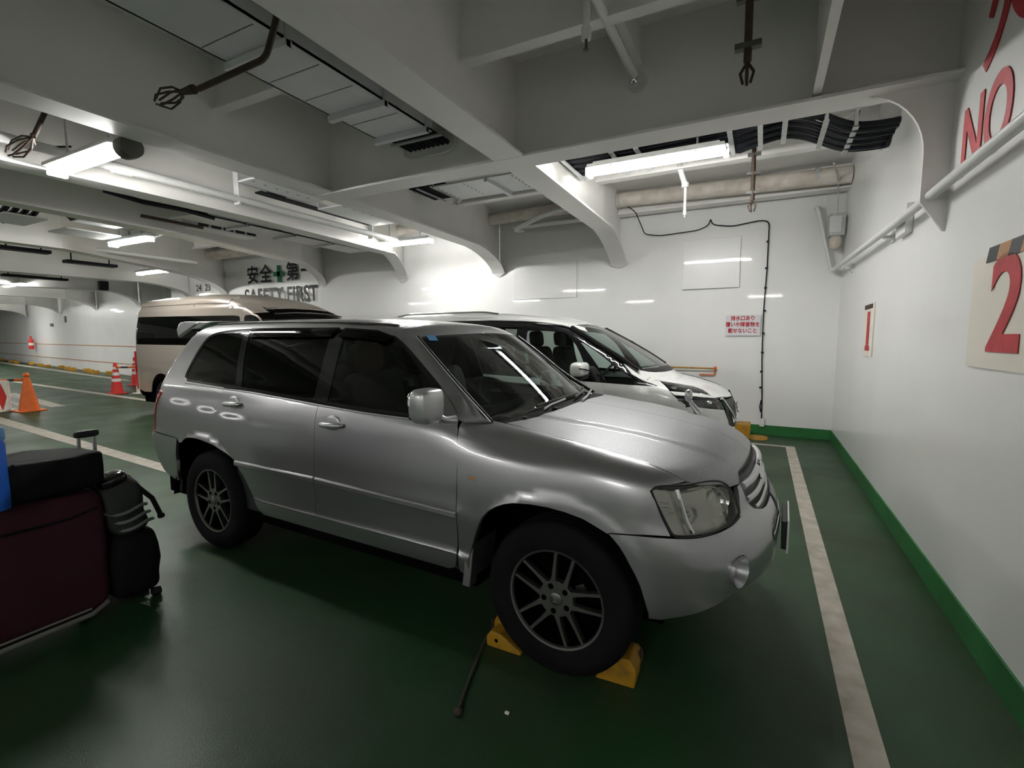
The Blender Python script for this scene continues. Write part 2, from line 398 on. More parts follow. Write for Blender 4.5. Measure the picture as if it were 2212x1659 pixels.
def van_like(wz, fz, pf, rz, pr, hood, wg, roof, xw, xr, cw, arches, crown=.08, kt=.05, flare=.012, extra=None):
    def f(P):
        x, y, z = P[...,0], np.abs(P[...,1]), P[...,2]
        w = wz(z) - sstep(.1, .9, x)*.03 - sstep(rz(.8)+1.2, rz(.8), x)*.02
        rr = np.minimum.reduce([np.hypot(x - a, z - .33) for a in arches])
        w = w + flare*sstep(.46, .42, rr)
        if extra: w = w + extra(x, z)
        gs = y - w
        gf = (x - (fz(z) - pf(y)))/np.sqrt(1 + ((pf(y+.01) - pf(y-.01))/.02)**2)
        gr = (rz(z) + pr(y) - x)/np.sqrt(1 + ((pr(y+.01) - pr(y-.01))/.02)**2)
        gt = (z - hood(x) + crown*y*y)*.95
        low = smax(smax(smax(gs, gf, .07), gr, .06), gt, kt)
        hs = (y - wg(z))*.95
        ht = z - (roof(x) - .09*y*y - .10*y**4)
        hw = (x - (xw(z) - cw*y*y))*.7
        hr = (xr(z) + pr(y)*.9 - x)*.95
        return smin(low, np.maximum(smax(smax(smax(hs, ht, .08), hw, .05), hr, .06), .98 - z), .015)
    return f
def minivan_surface():
    return van_like(wz=pch([.2,.35,.5,.7,.9,1.0,1.06,1.12],[.80,.845,.86,.868,.866,.858,.845,.82]),
        fz=pch([.2,.35,.5,.65,.8,.9,.97,1.05],[.76,.85,.90,.92,.91,.87,.80,.64]), pf=pch([0,.3,.5,.65,.75,.82,.87],[0,.03,.08,.16,.27,.42,.70]),
        rz=pch([.3,.6,1.0],[-3.68,-3.76,-3.76]), pr=pch([0,.5,.75,.85,.9],[0,.03,.08,.16,.3]),
        hood=pch([.8,.6,.3,0,-.2,-.6],[.95,1.03,1.105,1.16,1.19,1.2]), wg=pch([1.0,1.1,1.25,1.45,1.6,1.7,1.78],[.868,.845,.812,.760,.712,.67,.60]),
        roof=pch([0,-.5,-.8,-1.2,-1.8,-2.4,-3.2,-3.75],[1.45,1.655,1.74,1.805,1.855,1.872,1.865,1.83]),
        xw=pch([1.0,1.15,1.3,1.5,1.7,1.8],[.42,.24,.02,-.34,-.76,-1.02]), xr=pch([1.0,1.3,1.6,1.85],[-3.76,-3.74,-3.66,-3.52]), cw=.40, arches=(0,-2.86))
def van_surface():
    def extra(x, z): return -.012*np.exp(-((z - 2.03)/.012)**2) - .010*np.exp(-((z-1.02)/.02)**2)
    return van_like(wz=pch([.2,.35,.5,.8,1.0,1.12,1.2],[.88,.915,.93,.94,.938,.925,.90]),
        fz=pch([.2,.4,.6,.8,.95,1.1],[.88,.96,.99,.97,.90,.72]), pf=pch([0,.4,.6,.75,.85,.94],[0,.04,.10,.20,.34,.6]),
        rz=pch([.3,.5,.9,1.2],[-4.20,-4.27,-4.27,-4.25]), pr=pch([0,.5,.75,.88,.95],[0,.02,.05,.12,.3]),
        hood=pch([.9,.7,.4,0],[1.0,1.12,1.20,1.22]), wg=pch([1.0,1.2,1.5,1.8,2.0,2.04,2.07,2.2,2.3],[.935,.925,.905,.872,.845,.84,.80,.76,.62]),
        roof=pch([.4,0,-.3,-.8,-1.5,-2.2,-3.4,-4.2],[1.62,1.95,2.07,2.22,2.32,2.345,2.345,2.31]),
        xw=pch([1.1,1.3,1.6,1.85,2.0],[.72,.56,.30,.06,-.12]), xr=pch([1.0,1.5,2.0,2.3],[-4.26,-4.24,-4.18,-4.08]), cw=.18, arches=(0,-3.11), crown=.05, extra=extra)
def normal(f, P, e=2e-3):
    g = np.stack([f(P + d) - f(P - d) for d in np.eye(3)*e], -1)
    return g/np.linalg.norm(g, axis=-1, keepdims=True)
def cast(f, O, D, t0, t1, n=160):
    """first surface crossing along rays O + t D; nan where missed"""
    O = np.atleast_2d(O); ts = np.linspace(t0, t1, n)
    lo = np.full(len(O), np.nan); hi = lo.copy(); prev = f(O + t0*D)
    for a, b in zip(ts[:-1], ts[1:]):
        v = f(O + b*D); c = np.isnan(lo) & (prev > 0) & (v <= 0)
        lo[c] = a; hi[c] = b; prev = v
    for _ in range(28):
        m = .5*(lo + hi); v = f(O + m[:,None]*D if m.ndim else O + m*D); s = v > 0
        lo = np.where(s, m, lo); hi = np.where(s, hi, m)
    return O + (.5*(lo + hi))[:,None]*D
TR = {'side': (-1.3,.1,70), 'fender': (-2.3,.3,110), 'top': (-2.7,-.1,110), 'front': (-1.3,.3,70)}   # search range along each direction
DIRS = {  # name: (inward direction, u axis, v axis)
    'side': ((0,1,0),(1,0,0),(0,0,1)),
    'fender': ((0,.857,-.515),(1,0,0),(0,.515,.857)),
    'pillar': ((-.54986,.61985,-.55986),(.74807,.66361,0),(-.37153,.41882,.82859)),
    'corner': ((-.6,.8,0),(.8,.6,0),(0,0,1)),
    'rcorner': ((.6,.8,0),(.8,-.6,0),(0,0,1)),
    'top': ((0,0,-1),(1,0,0),(0,1,0)),
    'front': ((-1,0,0),(0,1,0),(0,0,1)),
    'rear': ((1,0,0),(0,1,0),(0,0,1)),
    'screen': ((-.6,0,-.8),(.8,0,-.6),(0,1,0)),
    'nose': ((-.8,0,-.6),(.6,0,-.8),(0,1,0)),
}
# ---------------------------------------------------------------- girders under the deck head
ZG = 3.09
def girder(path, wdir, n, label, flange=.28, zt=ZC, taper_end=None):
    """T girder: path = points (x, y, zbottom); web plate up to zt, flange plate along the bottom edge"""
    mb = MB(); P = [Vector(p) for p in path]; w = Vector(wdir).normalized(); t = .012
    for a, b in zip(P[:-1], P[1:]):
        if abs(a.x-b.x) + abs(a.y-b.y) < 1e-4: continue
        vs = [a-w*t, b-w*t, V(b.x,b.y,zt)-w*t, V(a.x,a.y,zt)-w*t, a+w*t, b+w*t, V(b.x,b.y,zt)+w*t, V(a.x,a.y,zt)+w*t]
        mb.add(vs, [(0,1,2,3),(7,6,5,4)])
    k = len(P); fw = [flange/2]*k
    if taper_end: fw[-1] = taper_end
    up = V(0,0,.022); vs = []
    for p, q in zip(P, fw): vs += [p - w*q, p + w*q, p + w*q + up, p - w*q + up]
    fs = []
    for i in range(k-1):
        for j in range(4): l = (j+1) % 4; fs.append((4*i+j, 4*i+l, 4*i+4+l, 4*i+4+j))
    fs += [(3,2,1,0), (4*k-4, 4*k-3, 4*k-2, 4*k-1)]
    mb.add(vs, fs); return struct(mb, 'trim_%d' % n, 'steel_white', label)
def arc(a, b, k, steps=8):
    """quarter curve: leaves a along the first horizontal direction and reaches b vertically"""
    a, b = Vector(a), Vector(b); out = []
    for i in range(1, steps+1):
        t = math.pi/2*i/steps; s, c = math.sin(t)**k, 1 - math.cos(t)**k
        out.append(V(a.x + (b.x-a.x)*s, a.y + (b.y-a.y)*s, a.z + (b.z-a.z)*c))
    return out
rows = [  # x at y=-7, 1.5, 4.1, 6.9, wall ; y wall ; tip z
    (-1.99,-2.03,-2.04,-2.10,-2.30, 8.58, 2.76), (-4.45,-4.36,-4.34,-4.45,-4.74, 8.62, 2.74),
    (-6.2,-6.16,-6.10,-6.28,-7.20, 8.64, 2.76), (-7.9,-7.85,-8.0,-8.7,-9.75, 8.66, 2.80),
    (-11.2,-11.15,-11.1,-12.6,-14.0, 8.85, 2.72), (-16.2,-16.2,-16.1,-15.6,-15.9, 8.9, 2.75),
    (-20.5,-20.4,-20.3,-19.9,-21.2, 10.0, 2.7), (-25.5,-25.4,-25.2,-25,-26.2, 10.7, 2.7), (-31,-31,-31,-31,-31.8, 11.4, 2.7), (-38,-38,-38,-38,-38.5, 12.3, 2.7)]
for i, (xa, xb, xc, xd, xe, yw, zt) in enumerate(rows):
    sc = 1 if i < 2 else 1
    P = [(xa,YN,ZG),(xb,1.5,ZG),(xc,4.1,ZG),(xd,(6.9 if i == 0 else 7.1) + (yw-8.6) - (.5 if i == 4 else 0),ZG)]
    last = V(*P[-1]); P = P + arc(last, V(xe, yw-.02, zt), 1.2 if i == 0 else 1.0)
    girder(P, (1,0,0), i+1, 'white cross girder with curved knee at the hull wall', taper_end=.02)
YGX = 4.0
bx = [V(.50,YGX,ZG)]
karc = [(.50,YGX,ZG)] + [tuple(p) for p in arc((.50,YGX,ZG),(.85,YGX,2.68),1.0,10)]
zl = ZG - .003
o11 = girder([(-4.40,YGX+.01,zl),(XR,YGX,zl)], (0,1,0), 11, 'long white girder running to the end wall', flange=.26)
MB().prism([(.985,ZG+.01),(.45,ZG+.01)] + [(p[0],p[2]) for p in karc] + [(.85,2.39),(.972,2.20),(.985,2.20)], (0,YGX-.012,0), (1,0,0), (0,0,1), (0,.024,0)).build('knee_plate','steel_white', o11, True, -1)
girder([(XL,-3.2,ZG-.003),(.98,-3.2,ZG-.003)], (0,1,0), 12, 'long white girder behind', flange=.26)
# intermediate stiffeners on the deck head
def stiff(path, n, h=.30, label='white deck stiffener', w=(0,1,0), fl=.12, z=ZC):
    girder([(x, y, z-h) for x, y in path], w, n, label, flange=fl)
stiff([(-2.03,3.13),(XR,3.13)], 13, .43, 'stiffener spanning from girder to end wall', fl=.10)
stiff([(-2.03,1.2),(XR,1.2)], 14, .43, fl=.10)
stiff([(-4.3,2.75),(-2.03,2.75)], 15, .43, fl=.10); stiff([(-6.1,2.75),(-4.3,2.75)], 16, .43, fl=.10)
stiff([(-4.3,6.6),(XR,6.45)], 17, .32, 'pale stiffener beside the cable tray', fl=.14); stiff([(-12,6.9),(-4.4,6.6)], 18, .32, fl=.14)
stiff([(-4.3,8.35),(XR,8.3)], 19, .34, 'flat bar ledge under the lagged pipe', fl=.22)
stiff([(-.95,YN),(-.95,4.0)], 20, .28, w=(1,0,0), fl=.06)
stiff([(.25,YN),(.25,4.0)], 21, .80, 'flat bulkhead plate near the end wall', w=(1,0,0), fl=.05)
stiff([(-3.2,YN),(-3.2,3.9)], 22, .2, w=(1,0,0), fl=.06); stiff([(-5.2,YN),(-5.2,8.5)], 23, .28, w=(1,0,0), fl=.08)
# small knee brackets in the second bay
def gusset(x, y, lx, z0=3.35, name='gusset'):
    return MB().prism([(0,0),(lx,.0),(lx,-.04),(0,-.28)], (x, y, ZC-.30), (1,0,0), (0,0,1), (0,.014,0))
# ---------------------------------------------------------------- pipes, trays, covers
def pipe(name, path, r, m, label, n=14, cat='pipe', group=None):
    mb = MB(); mb.tube(path, r, n); return solo(mb, name, m, label, cat, group)
def smooth_path(P, rad=.12, k=5):
    P = [Vector(p) for p in P]; out = [P[0]]
    for a, b, c in zip(P[:-2], P[1:-1], P[2:]):
        d0 = (a-b).normalized()*min(rad, (a-b).length*.45); d1 = (c-b).normalized()*min(rad, (c-b).length*.45)
        for i in range(k+1):
            t = i/k; out.append((b+d0)*(1-t)**2 + b*2*t*(1-t) + (b+d1)*t*t)
    return out + [P[-1]]
t = thing('lagged_pipe', 'thick white lagged pipe with brown stains below the deck at the corner', 'pipe', (-.6, 8.05, 3.7))
MB().tube([(-2.28,8.05,3.78),(XR-.01,8.05,3.72)], .115, 20).build('lagging','pipe_lagged',t)
for x in (-2.2,.55): MB().tube([(x,8.05,3.77-.03*(x+2.2)/3),(x+.05,8.05,3.77-.03*(x+2.2)/3)], .122, 20).build('band','galv',t)
t = thing('lagged_pipe', 'thick lagged pipe with dark end between the second and first cross girders', 'pipe', (-3.6, 8.05, 3.7))
MB().tube([(-5.1,8.05,3.72),(-2.32,8.05,3.78)], .10, 20).build('lagging','pipe_lagged',t)
MB().tube([(-5.13,8.05,3.72),(-5.09,8.05,3.72)], .104, 20).build('end_cap','rust_brown',t)
t = thing('lagged_pipe', 'lagged pipe stub above the hanging lamp by the hull wall', 'pipe', (-7.6, 8.05, 3.6))
MB().tube([(-8.3,8.0,3.72),(-5.5,8.0,3.76)], .10, 20).build('lagging','pipe_lagged',t)
t = thing('lagged_pipe', 'lagged pipe over the safety lettering, half hidden by girders', 'pipe', (-12, 8.05, 3.6))
MB().tube([(-14.3,8.1,3.75),(-9.2,8.05,3.76)], .14, 20).build('lagging','pipe_lagged',t)
pipe('drain_pipe', smooth_path([(-4.0,8.2,3.50),(-4.05,7.85,3.44),(-3.3,7.8,3.66),(-2.3,7.8,3.72)], .25), .035, 'pipe_white', 'thin white bent pipe below the second lagged pipe')
# wall handrail pipe
t = thing('wall_rail', 'long white pipe rail held off the end wall by brackets', 'handrail', (.9, 5, 2.42))
MB().tube(smooth_path([(.90,-3.5,2.40),(.90,2.0,2.40),(.90,4.8,2.43),(.86,8.42,2.50)], .5), .030, 16).build('rail','pipe_white',t)
for y in (1.6, 5.35, 7.5): MB().cyl((.9,y,2.41),(XR,y,2.41),.014,10).box((XR-.01,y,2.41),(.02,.1,.1)).build('bracket','pipe_white',t)
MB().tube([(.86,8.42,2.50),(.90,8.46,2.52)], .036, 16).build('elbow','pipe_white',t)
o = solo(MB().bx(XR-.05,XR,4.75,5.05,2.34,2.56), 'wall_bracket', 'wall_white', 'white plate block on the end wall beneath the pipe rail', 'bracket', bevel=.004)
pipe('conduit', smooth_path([(.62,8.52,3.42),(.63,8.42,3.42),(.68,8.40,3.2),(.84,8.42,2.52)], .08), .026, 'pipe_white', 'white conduit dropping from the hull wall to the rail corner')
# junction box in the corner
t = thing('junction_box', 'dirty galvanised junction box in the corner above the rail', 'junction box', (.97, 8.2, 2.9))
MB().box((.86,8.32,3.11),(.18,.20,.30),rz=.12).build('case','galv',t,bevel=.008)
MB().box((.84,8.21,3.11),(.14,.01,.22),rz=.12).build('cover','cover_white',t)
MB().sq((.86,8.32,2.88),(.15,.17,.22),.9,.7).build('sealing_putty','pipe_lagged',t)
MB().tube(smooth_path([(.86,8.32,3.26),(.86,8.32,3.58),(.80,7.85,3.66),(.70,7.4,3.70)], .1), .012, 8).build('cable','galv',t)
# black cable bundles on a ladder tray
t = thing('cable_tray', 'thick bundle of black cables on white rungs beyond the long girder', 'cable tray', (-.5, 5.4, 3.4))
def cable_z(x): return 3.46 + .03*math.sin(x*1.3) + (.02 if x < -.3 else .05*math.sin((x+.3)*4))
for j in range(13):
    y = 5.02 + .053*j; P = []
    for i in range(46):
        x = -2.02 + 3.0*i/45
        dy = .55*sstep(.05, .7, np.array(x)).item() if x > .05 else 0
        P.append((x, y + dy*.75, cable_z(x) + .012*math.sin(j*2.1 + x*3) - .03*sstep(.3,.75,np.array(x)).item()))
    MB().tube(P, .027, 7).build('cable','cable_black',t)
for i, x in enumerate((-1.98,-1.45,-1.2,-.35,-.10,.10,.42,.66)):
    dy = .41*float(sstep(.05,.7,np.array(x)))
    mb = MB().bx(x-.022,x+.022,4.98+dy,5.70+dy,cable_z(x)-.055,cable_z(x)-.040)
    mb.bx(x-.015,x+.015,4.98+dy,5.0+dy,cable_z(x)-.05,ZC-.0); mb.build('rung','galv',t)
pipe('loose_cable', smooth_path([(-.55,5.0,3.42),(-.2,4.95,3.62),(.1,5.1,3.60),(.45,5.35,3.42),(.75,5.5,3.60),(.8,5.6,3.9)], .3), .007, 'wall_white', 'thin white cable draped over the black cable bundle', 6, 'cable')
pipe('loose_cable', smooth_path([(.73,5.6,3.9),(.70,5.6,3.6),(.68,5.6,3.5)], .1), .010, 'cable_black', 'short black cable dropping onto the tray near the corner', 6, 'cable')
pipe('loose_cable', smooth_path([(.98,6.1,3.62),(.93,6.0,3.40),(.97,5.8,3.30),(.98,5.7,3.45)], .12), .010, 'cable_black', 'black cable loop hanging on the end wall under the girder knee', 6, 'cable')
# white sheet covers of cable runs
def cover(name, label, x0, x1, y0, y1, z, along, joints, group=None):
    t = thing(name, label, 'cable cover', ((x0+x1)/2,(y0+y1)/2,z), group=group)
    MB().bx(x0,x1,y0,y1,z,z+.02).bx(x0,x0+.015,y0,y1,z,z+.10).bx(x1-.015,x1,y0,y1,z,z+.10).build('sheet','cover_white',t)
    for k, (p, kind) in enumerate(joints):
        if along == 'y':
            if kind == 'slots':
                mb = MB(); n = 22
                for i in range(n): a = x0+.03+(x1-x0-.06)*i/n; mb.bx(a, a+(x1-x0)/n*.55, p, p+.006, z-.002, z+.001)
                mb.build('slots','slot_dark',t)
            else:
                MB().bx(x0-.02,x1+.02,p,p+.05,z-.045,z).build('strap','cover_white',t)
                MB().bx(x1+.0,x1+.02,p+.01,p+.04,z-.04,ZC).build('hanger','cover_white',t)
        else:
            if kind == 'slots':
                mb = MB(); n = 6
                for i in range(n): a = y0+.05+(y1-y0-.08)*i/n; mb.bx(p, p+.010, a, a+.035, z-.002, z+.001)
                mb.build('slots','slot_dark',t)
            else: MB().bx(p,p+.05,y0-.02,y1+.02,z-.045,z).build('strap','cover_white',t)
    return t
cover('cable_cover', 'long white sheet cover of a cable run beside the nearest cross girder', -3.22,-2.66,-4,3.62,3.34,'y',
      [(1.1,'slots'),(1.45,'slots'),(1.95,'slots'),(2.12,'strap'),(2.42,'slots'),(2.72,'slots'),(2.98,'strap'),(3.2,'slots'),(3.5,'strap'),(0.3,'slots'),(.7,'strap')])
for j in range(9): pass
t = thing('cable_bundle', 'black cables coming out of the long white cover through an oval hole', 'cables', (-2.95, 3.8, 3.36))
for j in range(9):
    MB().tube([(-3.20+.055*j, -3, 3.40),(-3.20+.055*j, 3.6, 3.40),(-3.20+.055*j, 4.6, 3.40)], .024, 7).build('cable','cable_black',t)
MB().bx(-3.24,-2.66,3.74,3.78,3.36,3.375).build('rung','galv',t)
mb = MB(); ring = []
for i in range(32):
    a = 2*math.pi*i/32; ring.append((-2.97 + .31*math.copysign(abs(math.cos(a))**.5, math.cos(a)), YGX-.02, 3.40 + .10*math.copysign(abs(math.sin(a))**.6, math.sin(a))))
mb.tube(ring, .012, 8, closed=True); solo(mb, 'hole_coaming', 'steel_white', 'white oval rim where the cables pierce the long girder', 'rim')
cover('cable_cover', 'white sheet cover between the first two cross girders beyond the long girder', -3.95,-2.06,5.35,6.0,3.50,'x',
      [(-3.9,'slots'),(-3.5,'slots'),(-3.15,'strap'),(-2.8,'slots'),(-2.5,'slots')])
t = thing('cable_bundle', 'black cable ends left of the short white cover', 'cables', (-4.15, 5.6, 3.5))
for j in range(10): MB().tube([(-4.34,5.38+.06*j,3.55),(-3.8,5.38+.06*j,3.55)], .024, 7).build('cable','cable_black',t)
for x in (-4.2,-3.98): MB().bx(x,x+.03,5.33,6.0,3.505,3.52).build('rung','galv',t)
cover('cable_cover', 'white stepped sheet cover above the dangling black cables in the second bay', -5.6,-4.6,3.75,4.75,3.36,'x',[(-5.4,'slots'),(-5.0,'slots')])
cover('cable_cover', 'white sheet cover next to the thin railing frame in the second bay', -5.75,-4.7,5.05,6.2,3.36,'x',[(-5.3,'slots')])
t = thing('cable_bundle', 'two runs of dark cables along the edge of the white covers in the second bay', 'cables', (-5.85, 4.4, 3.4))
for j in range(4): MB().tube([(-5.80-.035*j,4.2,3.40),(-5.80-.035*j,6.2,3.40)], .014, 6).build('cable','cable_black',t)
MB().tube(smooth_path([(-5.78,4.15,3.8),(-5.72,4.2,3.45),(-5.75,4.35,3.38),(-5.72,4.5,3.42)], .1), .03, 8).build('cable','cable_black',t)
# frame of thin white bars in the second bay
t = thing('cable_hanger', 'small frame of thin white bars hanging below the deck in the second bay', 'hanger', (-5.0, 6.3, 3.5))
MB().tube([(-5.5,6.3,3.45),(-4.5,6.3,3.45)], .018, 6).tube([(-5.5,6.3,3.45),(-5.5,6.3,ZC)], .018, 6).tube([(-4.6,6.3,3.45),(-4.6,6.3,ZC)], .018, 6).build('bars','pipe_white',t)
# pipe slung along the third girder
t = thing('service_pipe', 'white pipe running along the third cross girder with a coupling', 'pipe', (-5.85, 3, 3.2))
MB().tube([(-5.92,-4,3.24),(-5.85,2,3.24),(-5.82,6.9,3.24)], .045, 14).build('pipe','pipe_white',t)
MB().tube([(-5.87,2.62,3.24),(-5.87,2.78,3.24)], .058, 14).build('coupling','pipe_white',t)
for y in (1.0, 3.9, 6.2): MB().bx(-5.90,-5.80,y,y+.02,3.17,ZC).build('hanger','pipe_white',t)
# open trays and cables in the farther bays
t = thing('cable_tray', 'long dirty white tray with black cable ends between the third and fourth girders', 'cable tray', (-7.1, 5.4, 3.2))
MB().bx(-7.35,-6.85,4.0,7.2,3.20,3.22).bx(-6.86,-6.85,4.0,7.2,3.20,3.27).build('sheet','cover_white',t)
for y in (3.9,4.7,5.5,6.3): MB().bx(-6.85,-6.82,y,y+.03,3.18,ZC).bx(-7.35,-6.82,y,y+.04,3.165,3.20).build('strap','cover_white',t)
MB().tube([(-6.72,2.9,3.20),(-6.74,3.3,3.17),(-6.76,3.8,3.19),(-6.82,4.2,3.18)], .028, 8).build('cable','cable_black',t)
for k, (y, r_) in enumerate(((3.75,.07),(4.05,.09),(4.95,.06),(5.25,.07),(6.2,.06),(6.5,.05))):
    MB().tube(smooth_path([(-6.75,y-.25,3.34),(-6.80,y,3.26-.03*(k % 2)),(-7.0,y+.15,3.30),(-6.9,y+.35,3.42)], .12), r_*.6, 8).build('cable','cable_black',t)
t = thing('louvre_box', 'grey louvred box with dark slots beside the long dirty white tray', 'box', (-7.5,4.7,3.15))
MB().bx(-7.75,-7.45,4.3,5.3,3.16,3.5).build('case','cover_white',t)
for k in range(5): MB().bx(-7.445,-7.44,4.35+.19*k,4.50+.19*k,3.18,3.30).build('slot','slot_dark',t)
MB().bx(-7.44,-7.40,3.6,4.4,3.13,3.17).build('strap','rust_brown',t)
t = thing('duct', 'eight-sided duct with a dark open end in the fourth bay', 'duct', (-9.2,3.6,3.2))
oc = [(.30*math.cos(a),.17*math.sin(a)) for a in np.linspace(math.pi/8,2*math.pi+math.pi/8,8,endpoint=False)]
MB().prism(oc,(-9.15,3.55,3.42),(1,0,0),(0,0,1),(0,.75,0)).build('duct_body','cover_white',t); MB().prism([(a*.93,b*.93) for a,b in oc],(-9.15,3.545,3.42),(1,0,0),(0,0,1),(0,.003,0)).build('opening','slot_dark',t)
MB().bx(-9.9,-9.3,3.5,4.2,3.16,3.18).build('trough','galv',t)
t = thing('cable_tray', 'short tray of black cables at the far left in the fourth bay', 'cable tray', (-9.4,2.8,3.2))
MB().bx(-9.8,-9.0,2.75,3.2,3.18,3.20).build('sheet','cover_white',t)
for k in range(4): MB().tube(smooth_path([(-9.9,2.7+.1*k,3.22),(-9.3,2.85+.1*k,3.25),(-8.9,2.8+.1*k,3.40)],.2), .035, 7).build('cable','cable_black',t)
t = thing('ballast_box', 'grey metal boxes mounted above the lit lamp in the middle bay', 'box', (-9.4,4.6,3.26))
for k in range(3): MB().bx(-9.95+.4*k,-9.62+.4*k,4.45,4.75,3.26,3.44).build('case','galv',t)
for k, (x_, y0_, y1_) in enumerate(((-13.2,4.9,5.8),(-12.2,3.6,4.3),(-17.5,5.2,6.5))):
    t = thing('cable_tray', ('dark cable slot in the fifth bay, nearer the hull','dark cable slot in the fifth bay, nearer the middle','dark cable slot in the sixth bay')[k], 'cable tray', (x_,y0_,3.1))
    MB().bx(x_-.12,x_+.12,y0_,y1_,3.12,3.18).bx(x_-.01,x_+.01,y0_+.1,y0_+.12,3.15,ZC).bx(x_-.01,x_+.01,y1_-.12,y1_-.1,3.15,ZC).build('tray','cable_black',t)
for y, z in ((5.0,3.3),):
    t = thing('service_pipe', 'two white pipes along the far cross girder', 'pipe', (-11.6, 3, 3.2))
    for q in (0,.12): MB().tube([(-11.5-q,-4,3.22),(-11.45-q,6.6,3.22)], .04, 10).build('pipe','pipe_white',t)
# sprinklers
t = thing('sprinkler', 'short white sprinkler drop with a brass head near the top edge', 'sprinkler', (-.9,2.6,3.0))
MB().cyl((-.9,2.6,3.15),(-.9,2.6,ZC),.019,12).build('drop_pipe','pipe_white',t); MB().cyl((-.9,2.6,3.11),(-.9,2.6,3.17),.026,12).build('coupling','pipe_white',t)
MB().cyl((-.9,2.6,3.06),(-.9,2.6,3.11),.008,8).cyl((-.9,2.6,3.055),(-.9,2.6,3.06),.016,10).build('nozzle','steel_dark',t)
t = thing('branch_pipe', 'straight white pipe running to a round collar on the long girder', 'pipe', (-.93,3.2,3.5))
MB().cyl((-.955,0,3.52),(-.955,3.985,3.52),.030,16).build('pipe','pipe_white',t)
MB().lathe([(.0,0),(.075,0),(.07,.02),(.0,.02)], (-.955,3.985,3.52), (0,-1,0), 24).build('collar','cover_white',t)
MB().sq((-.955,3.90,3.50),(.07,.10,.09),.8,.8).build('elbow','chrome',t)
t = thing('sprinkler', 'white sprinkler drop pipe in front of the thick lagged pipe', 'sprinkler', (-.95,6.5,3.1))
MB().tube([(-1.02,6.5,ZC),(-1.0,6.5,3.62),(-.94,6.5,3.44)], .034, 12).cyl((-.93,6.5,3.42),(-.93,6.5,3.12),.019,12).build('drop_pipe','pipe_white',t)
MB().cyl((-.935,6.5,3.39),(-.935,6.5,3.45),.045,14).build('coupling','pipe_white',t); MB().cyl((-.93,6.5,3.06),(-.93,6.5,3.12),.022,12).cyl((-.93,6.5,3.03),(-.93,6.5,3.06),.009,8).build('nozzle','pipe_white',t)
# rusty lashing poles with forked ends
def lashing(name, path, r, label, tip_dir, prongs, plen, clamps=(), spread=.35, group=None):
    t = thing(name, label, 'lashing pole', tuple(path[-1]))
    MB().tube(path, r, 10).build('pole','rust_brown',t)
    tip = Vector(path[-1]); d = Vector(tip_dir).normalized(); x, y = frame(d)
    for k in range(prongs):
        a = 2*math.pi*k/prongs; e = x*math.cos(a) + y*math.sin(a)
        MB().tube([tip, tip + d*plen*.5 + e*plen*spread, tip + d*plen + e*plen*spread*.55], .008, 6).build('prong','rust_brown',t)
    for c in clamps:
        MB().box(c, (.13,.04,.03)).build('clamp','steel_dark',t)
    return t
lashing('lashing_pole', [(-.14,3.0,ZC),(-.135,3.0,3.0)], .020, 'brown rusty pole with splayed tips in front of the long girder', (0,0,-1), 4, .11, [(-.135,3.0,3.08),(-.135,3.0,3.32)], .3)
lashing('lashing_pole', [(-.17,6.0,ZC),(-.16,6.0,3.02)], .022, 'brown rusty pole hanging before the thick lagged pipe', (0,0,-1), 5, .12, [(-.16,6.0,3.10),(-.16,6.0,3.30),(-.16,6.0,3.50)], .35)
t = lashing('lashing_pole', smooth_path([(-2.38,1.9,3.45),(-2.42,1.9,3.27),(-2.62,1.97,3.14),(-3.28,1.97,3.12)], .06), .018, 'bent brown rusty pole with a whisk-like cage under the long white cover', (-.97,0,.05), 5, .01)
for k in range(6):
    a = 2*math.pi*k/6; e = V(0, math.cos(a), math.sin(a)); b0 = V(-3.45,1.97,3.14)
    MB().tube([b0, b0+V(-.08,0,0)+e*.045, b0+V(-.20,0,0)+e*.062, b0+V(-.30,0,0)+e*.02], .007, 6).build('cage_wire','rust_brown',t)
MB().tube([(-3.33,1.97,3.13),(-3.46,1.97,3.14)], [.03,.018], 8).build('socket','rust_brown',t)
t = lashing('lashing_pole', [(-4.9,1.85,3.42),(-5.30,1.85,3.18)], .018, 'brown rusty cage pole at the far left edge above the lamp', (-.9,0,-.3), 3, .05)
for k in range(6):
    a = 2*math.pi*k/6; e = V(0, math.cos(a), math.sin(a)); b0 = V(-5.35,1.85,3.16)
    MB().tube([b0, b0+V(-.12,0,-.02)+e*.05, b0+V(-.30,0,-.04)+e*.065, b0+V(-.45,0,-.05)+e*.03], .008, 6).build('cage_wire','rust_brown',t)
# black cable clipped along the hull wall
t = thing('wall_cable', 'thin black cable clipped up the hull wall and along under the pipes', 'cable', (0, 8.5, .3))
YW = 8.525
MB().tube(smooth_path([(-2.0,7.9,3.62),(-1.9,8.0,3.55),(-1.85,8.5,3.28),(-1.6,YW,3.24),(-1.0,YW,3.27),(-.85,YW,3.33),(-.82,YW,3.42)], .08), .008, 8).build('cable','cable_black',t)
MB().tube(smooth_path([(-.82,YW,3.42),(-.78,YW,3.33),(-.5,YW,3.28),(-.1,YW,3.33),(.02,YW,3.30),(.02,YW,2.6),(.00,YW,1.9),(.01,YW,1.2),(.04,YW,.55),(.045,YW,.24)], .08), .009, 8).build('cable','cable_black',t)
for z in (3.0,2.6,2.3,1.95,1.6,1.3,1.0,.75): MB().box((.012,YW,z),(.04,.02,.03)).build('clip','cable_black',t)
MB().tube([(.03,YW,.55),(.015,YW-.01,.45),(.03,YW-.01,.36)], .010, 6).build('loop','cable_black',t)
MB().bx(.02,.09,8.50,8.545,.13,.26).build('socket_box','pipe_white',t,bevel=.006)
